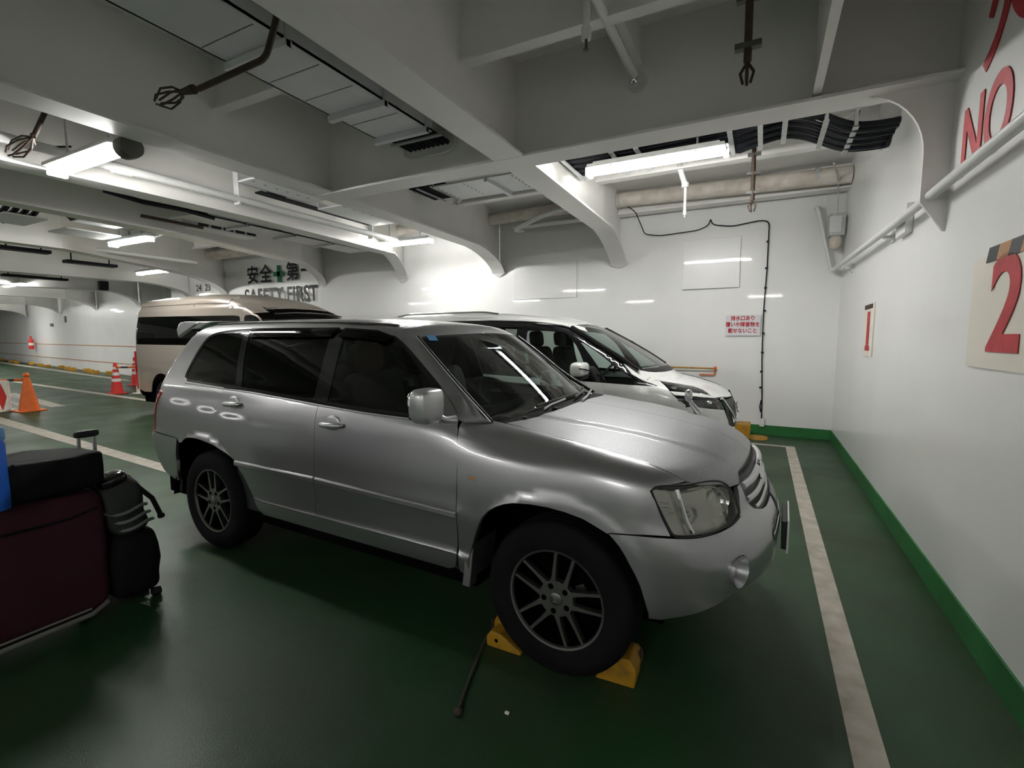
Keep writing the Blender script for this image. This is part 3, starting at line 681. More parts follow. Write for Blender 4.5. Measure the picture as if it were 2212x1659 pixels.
# ---------------------------------------------------------------- fluorescent lamps
def lamp(x, y, z, label, L=1.30, rz=0., hang=True, name='fluorescent_lamp', end=None):
    t = thing(name, label, 'lamp', (x, y, z), rz)
    h = L/2
    MB().box((0,0,.068),(L*.97,.23,.035)).box((0,0,.10),(L*.9,.12,.04)).build('housing','lamp_body',t,True,.01)
    for s in (-1,1):
        MB().cyl((-h*.93,.036*s,.018),(h*.93,.036*s,.018),.016,10).build('tube','tube_light',t,True)
        MB().box((s*h*.975,0,.03),(.05,.15,.09)).build('end_cap','clear_case',t,True,.012)
        MB().box((s*h*.6,-.085,.055),(.02,.015,.035)).build('clip','galv',t,True)
        if hang: MB().cyl((s*h*.6,0,.11),(s*h*.6,0,max(.2,ZC-z)),.010,8).build('hanger','galv',t,True)
    return t
lamp(-1.04,5.08,3.24,'long bright twin-tube lamp in front of the black cable bundle', 1.36)
lamp(-5.75,6.95,3.18,'lit lamp hung by two rods near the hull wall above the vans',1.16, 0)
t = lamp(-5.27,2.18,3.03,'near lit lamp at the upper left with a grey drum cap on one end',1.22,.0)
MB().lathe([(0,0),(.085,0),(.09,.05),(.085,.12),(0,.13)], (.60,0,.03), (1,0,.0), 20).build('drum_cap','steel_dark',t,True)
MB().tube(smooth_path([(-.60,0,.03),(-.76,0,.05),(-.95,0,.12),(-.98,0,.24),(-.75,0,.28),(-.35,.02,.22)], .12), .009, 6).build('supply_cable','cable_black',t,True)
MB().cyl((-.60,0,.03),(-.74,0,.04),.022,10).build('gland','cover_white',t,True)
lamp(-9.45,4.4,3.10,'lit lamp in the middle of the dark far bays, under a tray of cables',1.15)
lamp(-13.4,6.65,3.10,'lit lamp before the corrugated recess in the hull wall',1.15)
lamp(-20.4,6.3,3.10,'small far lamp at the left edge of the picture',1.3)
lamp(-28,7.3,3.10,'unseen lamp added down the deck, nearer of two',1.3); lamp(-36,8.5,3.10,'farthest lamp down the deck',1.3)  # both out of view at the left, added to brighten the far hull
for x, y in ((-9.5,-2.2),(-15,-1.5),(-21,-1),(-.4,-4.6),(-5.5,-5.2),(-24,4),(-29,3),(-34,4),(-40,5),(-25,6.3),(-35,8.9)):  # those with positive y are unseen lamps added to light the far wall
    rename_tree(lamp(x, y, 3.15, 'lit twin-tube lamp out of the picture, unseen; far ones added as fill', 1.3), group='lamps behind the camera')
# ---------------------------------------------------------------- panels cut out of a vehicle surface
def inside(poly, p):
    x, y = p[:,0], p[:,1]; c = np.zeros(len(p), bool); n = len(poly)
    for i in range(n):
        x0, y0 = poly[i]; x1, y1 = poly[(i+1) % n]
        k = ((y0 > y) != (y1 > y))
        with np.errstate(divide='ignore', invalid='ignore'):
            c ^= k & (x < (x1-x0)*(y-y0)/(y1-y0+1e-30) + x0)
    return c
def segdist(poly, p):
    d = np.full(len(p), 1e9); n = len(poly)
    for i in range(n):
        a = np.array(poly[i]); b = np.array(poly[(i+1) % n]); ab = b - a
        t = np.clip(((p - a) @ ab)/max(ab @ ab, 1e-12), 0, 1); d = np.minimum(d, np.hypot(*(p - a - t[:,None]*ab).T))
    return d
def resample(poly, h, lim=1e9):
    out = []; n = len(poly)
    for i in range(n):
        a = np.array(poly[i], float); b = np.array(poly[(i+1) % n], float); k = max(1, int(math.ceil(np.linalg.norm(b-a)/h)))
        for j in range(k): out.append(a + (b-a)*j/k)
    return np.array(out)
def curve(pts, closed=True, k=4):
    """Catmull-Rom through 2D points; a point given as (x, y, 1) stays a sharp corner"""
    P = [np.array(p[:2], float) for p in pts]; C = [len(p) > 2 for p in pts]; n = len(P); out = []
    for i in range(n if closed else n-1):
        p1, p2 = P[i], P[(i+1) % n]
        p0 = 2*p1 - p2 if C[i] or (not closed and i == 0) else P[(i-1) % n]
        p3 = 2*p2 - p1 if C[(i+1) % n] or (not closed and i == n-2) else P[(i+2) % n]
        L = np.linalg.norm(p2-p1); 
        m1 = (p2-p0); m1 = m1/(np.linalg.norm(m1)+1e-9)*L; m2 = (p3-p1); m2 = m2/(np.linalg.norm(m2)+1e-9)*L
        for j in range(k):
            t = j/k; out.append((2*t**3-3*t**2+1)*p1 + (t**3-2*t**2+t)*m1 + (-2*t**3+3*t**2)*p2 + (t**3-t**2)*m2)
    if not closed: out.append(P[-1])
    return [tuple(q) for q in out]
def shrink(poly, g):
    P = [np.array(p) for p in poly]; n = len(P)
    ar = sum(P[i][0]*P[(i+1)%n][1] - P[(i+1)%n][0]*P[i][1] for i in range(n)); s = 1 if ar > 0 else -1; out = []
    for i in range(n):
        a = P[i]-P[i-1]; b = P[(i+1)%n]-P[i]; a = a/(np.linalg.norm(a)+1e-12); b = b/(np.linalg.norm(b)+1e-12)
        na = np.array((-a[1], a[0]))*s; nb = np.array((-b[1], b[0]))*s; m = na + nb; l = m @ m
        out.append(tuple(P[i] + m*(2*g/l if l > .5 else g)*1.0))
    return out
class Vehicle:
    def __init__(s, f, root): s.f = f; s.root = root
    def to2(s, dirn, p):
        d, u, v = map(np.array, DIRS[dirn]); p = np.array(p, float); return (float(p @ u), float(p @ v))
    def mesh(s, dirn, poly, holes=(), h=.03, gap=.0015, depth=.012, off=0., warp=None, t0=-4.6, t1=2.0, rim=True):
        d, u, v = [np.array(q, float) for q in DIRS[dirn]]
        if gap: poly = shrink(poly, gap); holes = [shrink(q, -gap) for q in holes]
        B = [resample(poly, h*.7)] + [resample(q, h*.7) for q in holes]
        pts = np.concatenate(B); edges = []; b = 0
        for q in B: edges += [(b+i, b+(i+1) % len(q)) for i in range(len(q))]; b += len(q)
        lo, hi = B[0].min(0), B[0].max(0)
        gx, gy = np.meshgrid(np.arange(lo[0]+h/2, hi[0], h), np.arange(lo[1]+h/2, hi[1], h)); g = np.stack([gx.ravel(), gy.ravel()], 1)
        ok = inside(B[0], g) & (segdist(B[0], g) > h*.45)
        for q in B[1:]: ok &= ~inside(q, g) & (segdist(q, g) > h*.45)
        pts = np.concatenate([pts, g[ok]])
        V2, E2, F2 = delaunay_2d_cdt([Vector(p) for p in pts], edges, [], 0, 1e-6)[:3]
        V2 = np.array([tuple(p) for p in V2]); F = np.array([tuple(q) for q in F2])
        cen = V2[F].mean(1); k = inside(B[0], cen)
        for q in B[1:]: k &= ~inside(q, cen)
        F = F[k]
        O = V2[:,:1]*u + V2[:,1:2]*v
        a_, b_, n_ = TR.get(dirn, (t0, t1, 170)); P = cast(s.f, O, d, a_, b_, n_)
        okv = ~np.isnan(P[:,0]); F = F[okv[F].all(1)]
        P = np.where(okv[:,None], P, 0); N = normal(s.f, P)
        N = np.where(np.isfinite(N), N, 0)
        P = P + N*off
        if warp: P = warp(P, N, V2)
        # orient outwards
        a, b_, c = P[F[:,0]], P[F[:,1]], P[F[:,2]]; fn = np.cross(b_-a, c-a)
        fl_ = (fn*N[F].mean(1)).sum(1) < 0; F[fl_] = F[fl_][:,::-1]
        verts = list(P); norms = list(N); faces = [tuple(q) for q in F]
        if rim and depth:
            cnt = {}
            for q in F:
                for i in range(3): e = (q[i], q[(i+1)%3]); cnt[e] = 1
            bd = [e for e in cnt if (e[1], e[0]) not in cnt]; new = {}
            for e in bd:
                if abs(P[e[0]][1]) < 2e-3 and abs(P[e[1]][1]) < 2e-3: continue
                a, b_ = e; t = P[b_]-P[a]; sd = np.cross(t, N[a]); sd = sd/(np.linalg.norm(sd)+1e-12); k0 = len(verts)
                verts += [P[a], P[b_], P[b_]-N[b_]*depth, P[a]-N[a]*depth]; norms += [sd]*4
                faces.append((k0+1, k0, k0+3, k0+2))
        return np.array(verts), np.array(norms), faces
    def panel(s, name, dirn, poly, m, parent=None, side=1, both=False, **kw):
        """side 1: camera side (y < 0); -1 mirrored; both=True joins the two halves into one part"""
        v, n, f = s.mesh(dirn, poly, **kw)
        fl_ = np.array([1,-1,1])
        if both:
            b = len(v); f = f + [tuple(b+i for i in reversed(q)) for q in f]; v = np.concatenate([v, v*fl_]); n = np.concatenate([n, n*fl_])
        elif side < 0: v = v*fl_; n = n*fl_; f = [tuple(reversed(q)) for q in f]
        used = sorted({i for q in f for i in q}); mp = {j: i for i, j in enumerate(used)}
        me = bpy.data.meshes.new(name); me.from_pydata([tuple(v[i]) for i in used], [], [tuple(mp[i] for i in q) for q in f])
        me.materials.append(MATS[m]); me.polygons.foreach_set('use_smooth', [True]*len(me.polygons))
        me.normals_split_custom_set_from_vertices([tuple(n[i]) for i in used]); me.update()
        o = bpy.data.objects.new(name, me); COL.objects.link(o); o.parent = parent or s.root
        return o
    def at(s, p, dirn='side', off=0.):
        """surface point and normal seen along dirn at 3D guess p"""
        d, u, v = [np.array(q, float) for q in DIRS[dirn]]; p = np.array(p, float)
        a_, b_, n_ = TR.get(dirn, (-4.6, 2.0, 170)); q = cast(s.f, ((p@u)*u + (p@v)*v)[None], d, a_, b_, n_)[0]; n = normal(s.f, q[None])[0]
        return Vector(q + n*off), Vector(n)
def wheel(root, x, y, r, rw, rim_r, side, style='spoke', label=None, tilt=0., rot=0.):
    """side -1: outer face looks towards -y.  built around the hub, then moved"""
    w = bpy.data.objects.new('wheel', None); COL.objects.link(w); w.parent = root; w.location = (x, y, r); w.empty_display_size = .2
    w.rotation_euler = (0, 0, tilt)
    if label: w['label'] = label
    s = side; ax = (0, s, 0); hw = rw/2
    tr = [(rim_r-.008, -hw*.86), (rim_r+.02, -hw*.96), (r-.06, -hw*1.02), (r-.022, -hw*.94), (r-.005, -hw*.80), (r, -hw*.6)]
    prof = [(a, b) for a, b in tr] + [(r, -hw*.42),(r-.009,-hw*.40),(r-.009,-hw*.34),(r,-hw*.32),(r,-hw*.05),(r-.009,-hw*.03),(r-.009,hw*.03),(r,hw*.05),(r,hw*.32),(r-.009,hw*.34),(r-.009,hw*.40),(r,hw*.42)] + [(a, -b) for a, b in reversed(tr)]
    MB().lathe(prof, (0,0,0), ax, 64).build('tyre', 'rubber', w, True)
    mb = MB()   # barrel and lip
    mb.lathe([(rim_r-.012, hw*.80),(rim_r-.008, hw*.90),(rim_r+.001, hw*.92),(rim_r+.003, hw*.86)], (0,0,0), ax, 64)
    mb.build('rim_lip', 'alloy', w, True)
    MB().lathe([(rim_r-.013, hw*.78),(rim_r-.016, hw*.5),(rim_r-.03,-hw*.8)], (0,0,0), ax, 64).build('barrel','gap_black',w,True)
    MB().lathe([(0,-hw*.2),(rim_r-.02,-hw*.2)], (0,0,0), ax, 40, smooth=False).build('brake_backing','gap_black',w,True)
    if style == 'spoke':
        mb = MB(); R0, R1 = .060, rim_r - .003
        yo = hw*.80
        for k in range(5):
            a0 = rot + 2*math.pi*k/5
            for sg in (-1, 1):
                # each spoke runs from the hub rim outwards, nearly parallel to its twin
                h0, h1 = .030*sg, .044*sg; t0, t1 = .013, .0070
                cl = [(.050,.024,.020),(.075,.0285,.0135),(.100,.032,.0095),(.150,.038,.0072),(R1,.0445,.0066)]
                pts = [(r_, c_*sg - w_) for r_, c_, w_ in cl]; top = [(r_, c_*sg + w_) for r_, c_, w_ in reversed(cl)]
                e = V(math.cos(a0), 0, math.sin(a0)); g = V(-math.sin(a0), 0, math.cos(a0))
                mb.prism(pts + top, V(0, s*(yo-.028), 0), e, g, V(0, s*.028, 0))
        mb.build('spokes', 'alloy', w, True)
        mb = MB(); n = 60; ring = []; 
        mb.lathe([(.032,yo-.03),(.032,yo+.001),(.080,yo+.001),(.083,yo-.002),(.085,yo-.03)], (0,0,0), ax, 50)
        mb.build('hub_face', 'alloy', w, True)
        for k in range(5):
            a = rot + 2*math.pi*(k+.5)/5; c = V(math.cos(a)*.060, s*(yo+.0015), math.sin(a)*.060)
            MB().cyl(c - V(0,s*.01,0), c + V(0,s*.001,0), .0135, 14).build('lug_hole','gap_black',w,True)
        MB().lathe([(0,yo+.010),(.02,yo+.009),(.030,yo+.005),(.033,yo-.002)], (0,0,0), ax, 24).build('hub_cap','alloy',w,True)
        MB().prism([(-.010,-.012),(.010,-.012),(.010,-.006),(-.003,-.001),(.010,.006),(.010,.012),(-.010,.012),(-.010,.006),(.003,.001),(-.010,-.006)], (0,s*(yo+.0095),0), (1,0,0), (0,0,1), (0,s*.0015,0)).build('hub_emblem','chrome',w,True)
        MB().box((.10*1,s*(yo-.06),.045),(.05,.02,.045),R=Matrix.Rotation(-.5,3,'Y')).build('caliper','alloy_dark',w,True,.006)
    else:
        MB().lathe([(0,hw*.55),(.05,hw*.6),(.06,hw*.45),(.12,hw*.25),(rim_r*.82,hw*.35),(rim_r-.02,hw*.6)], (0,0,0), ax, 40).build('disc','alloy_dark',w,True)
    return w
def bezel_ring(P, r, name, m, parent, closed=True):
    return MB().tube(P, r, 6, closed=closed).build(name, m, parent, True)
def place(veh_root, C, ang):
    veh_root.location = (C[0], C[1], 0); veh_root.rotation_euler = (0, 0, ang)
# ---------------------------------------------------------------- silver SUV
suv = thing('silver_suv', 'silver five-door SUV parked nearest the camera, front wheel chocked with two yellow blocks', 'car')
sf = suv_surface(); A = Vehicle(sf, suv)
def P3(d, L, sharp=False): return [A.to2(d, p) for p in L]
HG = [(-.46,-.715,1.12),(-.34,-.725,1.109),(-.18,-.735,1.092),(-.029,-.743,1.07),(.15,-.744,1.045),(.315,-.742,1.013),(.461,-.741,.973),(.52,-.732,.945)]   # hood gap
belt = [(-3.04,1.208),(-2.447,1.190),(-2.19,1.182),(-1.51,1.145),(-1.155,1.129),(-.64,1.118)]
dlo_top = [(-.716,1.272),(-.720,1.28),(-.852,1.386),(-1.003,1.494),(-1.13,1.545),(-1.26,1.571),(-1.71,1.592),(-2.28,1.602),(-2.70,1.594),(-2.90,1.578),(-3.00,1.545),(-3.045,1.47),(-3.085,1.33),(-3.09,1.25)]
DLO = [belt[0]+(1,)] + belt[1:-1] + [(-.642,1.118,1),(-.675,1.20),(-.716,1.272,1)] + dlo_top[1:]
DLOc = curve(DLO, True, 3)
farch = [(-.50,.34,1),(-.455,.45),(-.415,.554),(-.362,.686),(-.285,.752),(-.191,.787),(-.021,.794),(.137,.768),(.24,.722),(.30,.66),(.337,.606),(.377,.523),(.413,.389)]
rarch = [(-3.27,.30,1),(-3.22,.44),(-3.135,.58),(-3.085,.70),(-3.05,.75),(-2.963,.797),(-2.81,.818),(-2.58,.797),(-2.45,.76),(-2.344,.708),(-2.27,.59),(-2.22,.455)]
for sd in (1, -1):
    q = dict(side=sd)
    fd_ = curve([(-1.536,1.144,1),(-1.155,1.126),(-.645,1.115,1),(-.677,1.20),(-.717,1.268,1),(-.721,1.278,1),(-.681,1.243),(-.637,1.199),(-.601,1.162),(-.565,1.12),(-.531,1.078,1),(-.514,1.0),(-.507,.9),(-.512,.68),(-.524,.52),(-.530,.458,1),(-1.590,.458,1),(-1.575,.52),(-1.541,.71),(-1.543,1.055),(-1.538,1.12)], True, 3)
    d1 = A.panel('front_door','side',fd_,'silver_paint',h=.028,**q)
    rd_ = curve([(-2.522,1.187,1),(-2.19,1.179),(-1.536,1.144,1),(-1.538,1.12),(-1.543,1.055),(-1.541,.71),(-1.575,.52),(-1.590,.458,1),(-2.20,.458,1),(-2.265,.59),(-2.344,.712,1),(-2.46,.79),(-2.564,.884),(-2.598,.96),(-2.597,1.037),(-2.56,1.12),(-2.522,1.187,1)], True, 3)
    d2 = A.panel('rear_door','side',rd_,'silver_paint',h=.028,**q)
    # fender between hood gap, headlight, bumper gap and wheel arch
    fo = [(-.529,-.9,1.076,1),(-.507,-.9,.9),(-.512,-.9,.68),(-.522,-.9,.47),(-.53,-.9,.36,1),(-.45,-.9,.30,1)]
    fp = [tuple(A.to2('fender', A.at((x,-.9,z))[0]))+((1,) if i in (0,4,5) else ()) for i, (x,_,z) in enumerate([p[:3] for p in fo])]
    ar = [tuple(A.to2('fender', A.at((x,-.9,z))[0])) for x, z in [p[:2] for p in farch[1:9]]]
    ft = [A.to2('fender', p) for p in [(.255,-.893,.728),(.36,-.873,.735),(.487,-.836,.740)]]
    hl = [A.to2('fender', p) for p in [(.449,-.835,.82),(.403,-.837,.916),(.421,-.823,.935),(.47,-.79,.937)]]
    hg = [A.to2('fender', p) for p in reversed(HG)]
    fpoly = curve(fp + [ar[0]+(1,)] + ar[1:] + [ft[0]+(1,), ft[1], ft[2]+(1,), hl[0], hl[1]+(1,), hl[2], hl[3], hg[0]+(1,)] + hg[1:-1] + [hg[-1]+(1,)] + [A.to2('fender', (-.50,-.768,1.112)), A.to2('fender', (-.547,-.803,1.113))+(1,)], True, 2)
    A.panel('fender','fender',fpoly,'silver_paint',h=.025,**q)
    # pillar, roof rail and rear quarter with the window opening
    ring = [(-1.13,1.551,1),(-1.16,1.608,1),(-1.25,1.632),(-1.7,1.652),(-2.4,1.664),(-3.0,1.658),(-3.28,1.625),(-3.36,1.53),(-3.44,1.40),(-3.50,1.26),(-3.53,1.13),(-3.56,1.0),(-3.57,.9),(-3.57,.80,1),(-3.25,.792),(-3.09,.787,1),(-3.05,.752),(-2.963,.797),(-2.81,.818),(-2.58,.797),(-2.45,.76),(-2.344,.712,1),(-2.46,.79),(-2.564,.884),(-2.598,.96),(-2.597,1.037),(-2.56,1.12),(-2.522,1.189,1),(-2.5,1.195,1)]
    # side frame = outer ring minus window opening; the belt edge is closed by the doors
    fr = curve(ring[:-1], True, 3)
    open_poly = [(-2.447,1.188)] + [(a, b) for a, b in DLOc if a < -2.44 and b < 1.25][::-1]
    top_chain = curve(ring[:-1] + [(-3.04,1.209,1)] + list(reversed(dlo_top[5:])) + [(-1.13,1.546,1)], True, 3)
    A.panel('side_frame','side',top_chain,'silver_paint',h=.03,gap=0,depth=.01,**q)
    sill = curve([(-.530,.455,1),(-2.20,.455,1),(-2.17,.39),(-2.13,.355,1),(-.60,.355,1),(-.55,.38)], True, 2)
    A.panel('sill','side',sill,'silver_paint',h=.03,**q)
    for xa, xb, dr in ((-.512,-1.534,d1),(-1.546,-2.335,d2)):
        L = []
        for x in np.linspace(xa, xb, 12):
            z = .687 + .026*min(1, (-.508-x)/1.03); c, n_ = A.at((x,-.9,z-.018)); L.append(V(c.x, c.y*sd, c.z))
        mb = MB()
        prf = [(-.004,.021),(.006,.018),(.011,.010),(.011,-.012),(.004,-.020),(-.004,-.021)]
        vs = [p + V(0,-o*sd,h_) for p in L for o, h_ in prf]; n_ = len(prf)
        fs = [(n_*i+k, n_*i+(k+1)%n_, n_*i+n_+(k+1)%n_, n_*i+n_+k) for i in range(11) for k in range(n_)] + [tuple(range(n_)), tuple(range(11*n_,12*n_))]
        mb.add(vs, fs, False); mb.build('side_moulding','silver_paint',dr,True,.003)
    # window band: black surround, then panes
    W1 = curve([(-.70,1.135,1),(-1.155,1.148),(-1.475,1.163,1),(-1.49,1.35),(-1.52,1.570,1),(-1.26,1.552),(-1.13,1.526),(-1.003,1.478),(-.880,1.385),(-.775,1.295),(-.735,1.22)], True, 3)
    W2 = curve([(-1.60,1.168,1),(-2.19,1.200),(-2.34,1.205,1),(-2.43,1.40),(-2.50,1.575,1),(-2.28,1.583),(-1.64,1.574,1),(-1.61,1.35)], True, 3)
    W3 = curve([(-2.42,1.212,1),(-3.02,1.226),(-3.075,1.26),(-3.068,1.34),(-3.025,1.46),(-2.98,1.53),(-2.89,1.560),(-2.57,1.574,1),(-2.50,1.40)], True, 3)
    A.panel('window_surround','side',DLOc,'black_gloss',holes=[W1,W2,W3],h=.03,off=-.004,gap=0,depth=.02,**q)
    A.panel('window','side',W1,'glass_clear',h=.04,off=-.007,gap=0,depth=0,rim=False,parent=d1,**q)['label'] = 'clear front door glass'
    A.panel('window','side',W2,'glass_dark',h=.04,off=-.007,gap=0,depth=0,rim=False,parent=d2,**q)['label'] = 'dark tinted rear door glass'
    A.panel('quarter_window','side',W3,'glass_dark',h=.04,off=-.007,gap=0,depth=0,rim=False,**q)
    # rain visors over the side windows
    for poly in ([(-1.55,1.588),(-1.26,1.570),(-1.10,1.53),(-1.16,1.50),(-1.30,1.525),(-1.55,1.535)], [(-1.60,1.590),(-2.5,1.594),(-2.47,1.535),(-1.62,1.535)]):
        A.panel('rain_visor','side',poly,'glass_dark',h=.04,off=.010,gap=0,depth=.006,parent=d1 if poly[0][0] > -1.58 else d2,**q)
    # bright belt line
    bl = [A.at((x,-.9,z-.012),'side',.002)[0] for x, z in belt]
    if sd < 0: bl = [V(p.x,-p.y,p.z) for p in bl]
    MB().tube(smooth_path(bl,.1,3), .0045, 6).build('belt_strip','silver_trim',suv,True)
    # door handles
    for dx, dr in ((-1.391, d1), (-2.379, d2)):
        c, n_ = A.at((dx,-.9,1.037 if dx > -2 else 1.088)); Y = -1*sd
        cc = V(c.x, c.y*sd, c.z)
        hd = MB().sq(cc + V(0,.004*sd,0), (.125,.02,.105), .9, .7).build('handle_cup','silver_trim',dr,True)
        mb = MB(); P = []
        for i in range(13):
            t = i/12*2-1; P.append(cc + V(t*.092, -(.030*(1-t*t)**.5 + .004)*sd, .004*t))
        mb.tube(P, [.008+.010*(1-abs(i/6-1)**4) for i in range(13)], 10).build('door_handle','silver_trim',dr,True)
    # wheel wells
    for wx, arch in ((0, farch), (-2.715, rarch)):
        pts = [(p[0], p[1]) for p in arch]
        mb = MB(); vs = []; 
        for x, z in pts: vs += [(x, -.865*sd, z+.012), (x, -.60*sd, z+.012)]
        mb.add(vs, [(2*i,2*i+1,2*i+3,2*i+2) for i in range(len(pts)-1)], True)
        mb.add([(x,-.60*sd,z+.012) for x, z in pts] + [(wx+.40,-.60*sd,.34),(wx-.5,-.60*sd,.30)], [tuple(range(len(pts)+2))])
        mb.build('wheel_well','gap_black',suv,True, -1)
    # mud flap behind the front wheel
    MB().prism([(-.455,.30),(-.425,.56),(-.47,.57),(-.50,.30)], (0,-.89*sd,0), (1,0,0), (0,0,1), (0,.22*sd,0)).build('mud_flap','silver_paint',suv,True,.006)
    MB().prism([(-3.19,.34),(-3.15,.52),(-3.18,.52),(-3.22,.34)], (0,-.845*sd,0), (1,0,0), (0,0,1), (0,.2*sd,0)).build('mud_flap','black_plastic',suv,True,.004)
    # side marker
    c, n_ = A.at((-.417,-.9,.869)); c = V(c.x, c.y*sd, c.z)
    MB().box(c, (.062,.014,.036)).build('side_marker','clear_lens',suv,True,.006)
    MB().sq(c+V(0,.004*sd,0), (.034,.014,.018),.8,.8).build('marker_bulb','amber_lens',suv,True)
    # headlight
    HLp = [(.403,-.837,.916),(.425,-.82,.932),(.516,-.754,.933),(.60,-.65,.934),(.645,-.585,.922),(.672,-.555,.893),(.700,-.54,.83),(.716,-.539,.775),(.690,-.60,.757),(.607,-.751,.738),(.55,-.80,.735),(.494,-.832,.737),(.449,-.835,.82)]
    hp = [A.to2('corner', p) for p in HLp]; hc = curve([hp[0]+(1,)]+hp[1:7]+[hp[7]+(1,)]+hp[8:11]+[hp[11]+(1,),hp[12]], True, 3)
    hlo = A.panel('headlight','corner',hc,'clear_lens',h=.025,gap=.004,off=.001,depth=.02,**q)
    A.panel('headlight_bowl','corner',hc,'lamp_inner',h=.02,gap=.006,off=-.06,depth=0,rim=False,parent=hlo,
            warp=lambda P,N,U: P + N*(.035*np.abs(np.sin((U[:,:1]*11+U[:,1:2]*4)))**3 + .006*np.sin(U[:,:1]*110)), **q)
    for L_, r_, m_ in (([(.505,-.77,.925),(.515,-.765,.86),(.535,-.76,.79),(.56,-.755,.75)],.010,'chrome'), ([(.42,-.83,.865),(.47,-.80,.86)],.003,'chrome'), ([(.43,-.83,.845),(.48,-.80,.84)],.003,'chrome'), ([(.44,-.83,.825),(.49,-.795,.82)],.003,'chrome'), ([(.55,-.745,.92),(.62,-.66,.925),(.66,-.60,.905),(.685,-.575,.85),(.69,-.58,.79)],.006,'lamp_inner')):
        Q_ = [A.at(p,'corner',-.028)[0] for p in L_]; MB().tube(smooth_path([V(p.x,p.y*sd,p.z) for p in Q_],.04,3), r_, 8).build('lamp_rib',m_,hlo,True)
    P = [A.at((p[0],p[1],p[2]),'corner',.0)[0] for p in HLp]
    P = [V(p.x,p.y*sd,p.z) for p in P]; bezel_ring(smooth_path(P+[P[0]],.03,3)[:-1], .0055, 'headlight_seal','black_plastic',hlo)
    for c_, r_ in ((V(.640,-.625,.845),.060),(V(.545,-.735,.80),.036)):
        n_ = V(.75,-.62,0); c_ = V(c_.x-.008, (c_.y+.010)*sd, c_.z); n_ = V(n_.x,n_.y*sd,0)
        MB().lathe([(.0,-.045),(r_*.5,-.04),(r_*.85,-.02),(r_,.0),(r_*1.03,.004)], c_, n_, 24).build('reflector','chrome',hlo,True)
        MB().sq(c_ - n_*.015, (.03,.03,.03),1,1,8,12).build('bulb','lamp_inner',hlo,True)
    # door mirror
    mr = bpy.data.objects.new('door_mirror', None); COL.objects.link(mr); mr.parent = suv
    mc = V(-.600,-1.015,1.215) if sd > 0 else V(-.88,.955,1.18)
    def wp(p, sd=sd):
        k = 1 - .35*max(0, (-p.z)/.09)*.5; return V(p.x*(1.0) , p.y*k, p.z)
    MB().sq(mc, (.110,.165,.165), .42, .5, 18, 28, warp=wp).build('mirror_shell','silver_trim',mr,True)
    MB().sq(mc-V(.050,0,0), (.02,.145,.135), .3, .4, 8, 24).build('mirror_glass','chrome',mr,True)
    MB().tube([mc+V(.01,.06*sd,-.060), mc+V(.03,.10*sd,-.080), mc+V(.05,.15*sd,-.085)], [.020,.018,.026], 10).build('mirror_arm','silver_trim',mr,True)
    # wheel pieces
    wheel(suv, 0, -.778*sd, .357, .215, .229, -sd, rot=math.radians(79))
    wheel(suv, -2.715, -.778*sd, .357, .215, .229, -sd, rot=math.radians(94))
    # tail lamp
    TL = [(-3.36,-.85,1.11),(-3.46,-.84,1.12),(-3.60,-.62,1.10),(-3.62,-.60,.95),(-3.64,-.62,.82),(-3.55,-.80,.80),(-3.485,-.85,.80),(-3.475,-.85,.90),(-3.44,-.85,1.02)]
    tp = curve([A.to2('rcorner', p) for p in TL], True, 2)
    A.panel('tail_lamp','rcorner',tp,'red_lens',h=.03,off=.006,gap=.0,depth=.02,**q)
# bumper, front: one part, both halves
bo = [(.245,-.893,.724),(.36,-.873,.731),(.487,-.836,.733),(.55,-.80,.731),(.607,-.751,.734),(.690,-.60,.753),(.720,-.53,.770),(.700,-.50,.885),(.705,-.462,.890)]
gr_in = [(.735,-.44,.815),(.762,-.385,.765),(.79,-.20,.735),(.80,0,.730)]
lowb = [(.855,0,.50),(.839,-.349,.502),(.794,-.519,.50),(.731,-.656,.495),(.66,-.74,.455),(.544,-.818,.41),(.47,-.845,.385),(.413,-.854,.380)]
arb = [(.377,-.873,.523),(.332,-.883,.611),(.29,-.885,.675)]
T2 = lambda L: [A.to2('corner', p) for p in L]
b2 = T2(bo); g2 = T2(gr_in); l2 = T2(lowb); a2 = T2(arb)
fog_c = (.733,-.652,.575)
fc = A.to2('corner', fog_c)
foghole = [(fc[0]+.058*math.cos(t), fc[1]+.066*math.sin(t)) for t in np.linspace(0, 2*math.pi, 20, endpoint=False)]
bpoly = curve([b2[0]+(1,)]+b2[1:6]+[b2[6]+(1,),b2[7]+(1,),b2[8]+(1,)]+g2[:-1]+[g2[-1]+(1,),l2[0]+(1,)]+l2[1:-1]+[l2[-1]+(1,)]+a2, True, 2)
slot = [(A.to2('corner',(.86,0,.66))[0]+.0, .655),(A.to2('corner',(.84,-.28,.66))[0], .648),(A.to2('corner',(.84,-.30,.62))[0], .615),(A.to2('corner',(.86,0,.60))[0]+.0, .60)]
bp = A.panel('front_bumper','corner',bpoly,'silver_paint',both=True,h=.025,holes=[foghole],gap=.0015,depth=.02)
for sd in (1,-1):
    # fog lamp cup
    c0, n0 = A.at(fog_c,'corner'); ax = V(.93,-.37*sd,0).normalized(); c = V(c0.x, c0.y*sd, c0.z)
    MB().lathe([(.066,.006),(.062,-.01),(.052,-.05),(.040,-.075),(0,-.08)], c, ax, 32).build('fog_lamp_cup','silver_trim',bp,True)
    MB().lathe([(0,-.055),(.036,-.058),(.040,-.072)], c, ax, 24).build('fog_lamp','lamp_inner',bp,True)
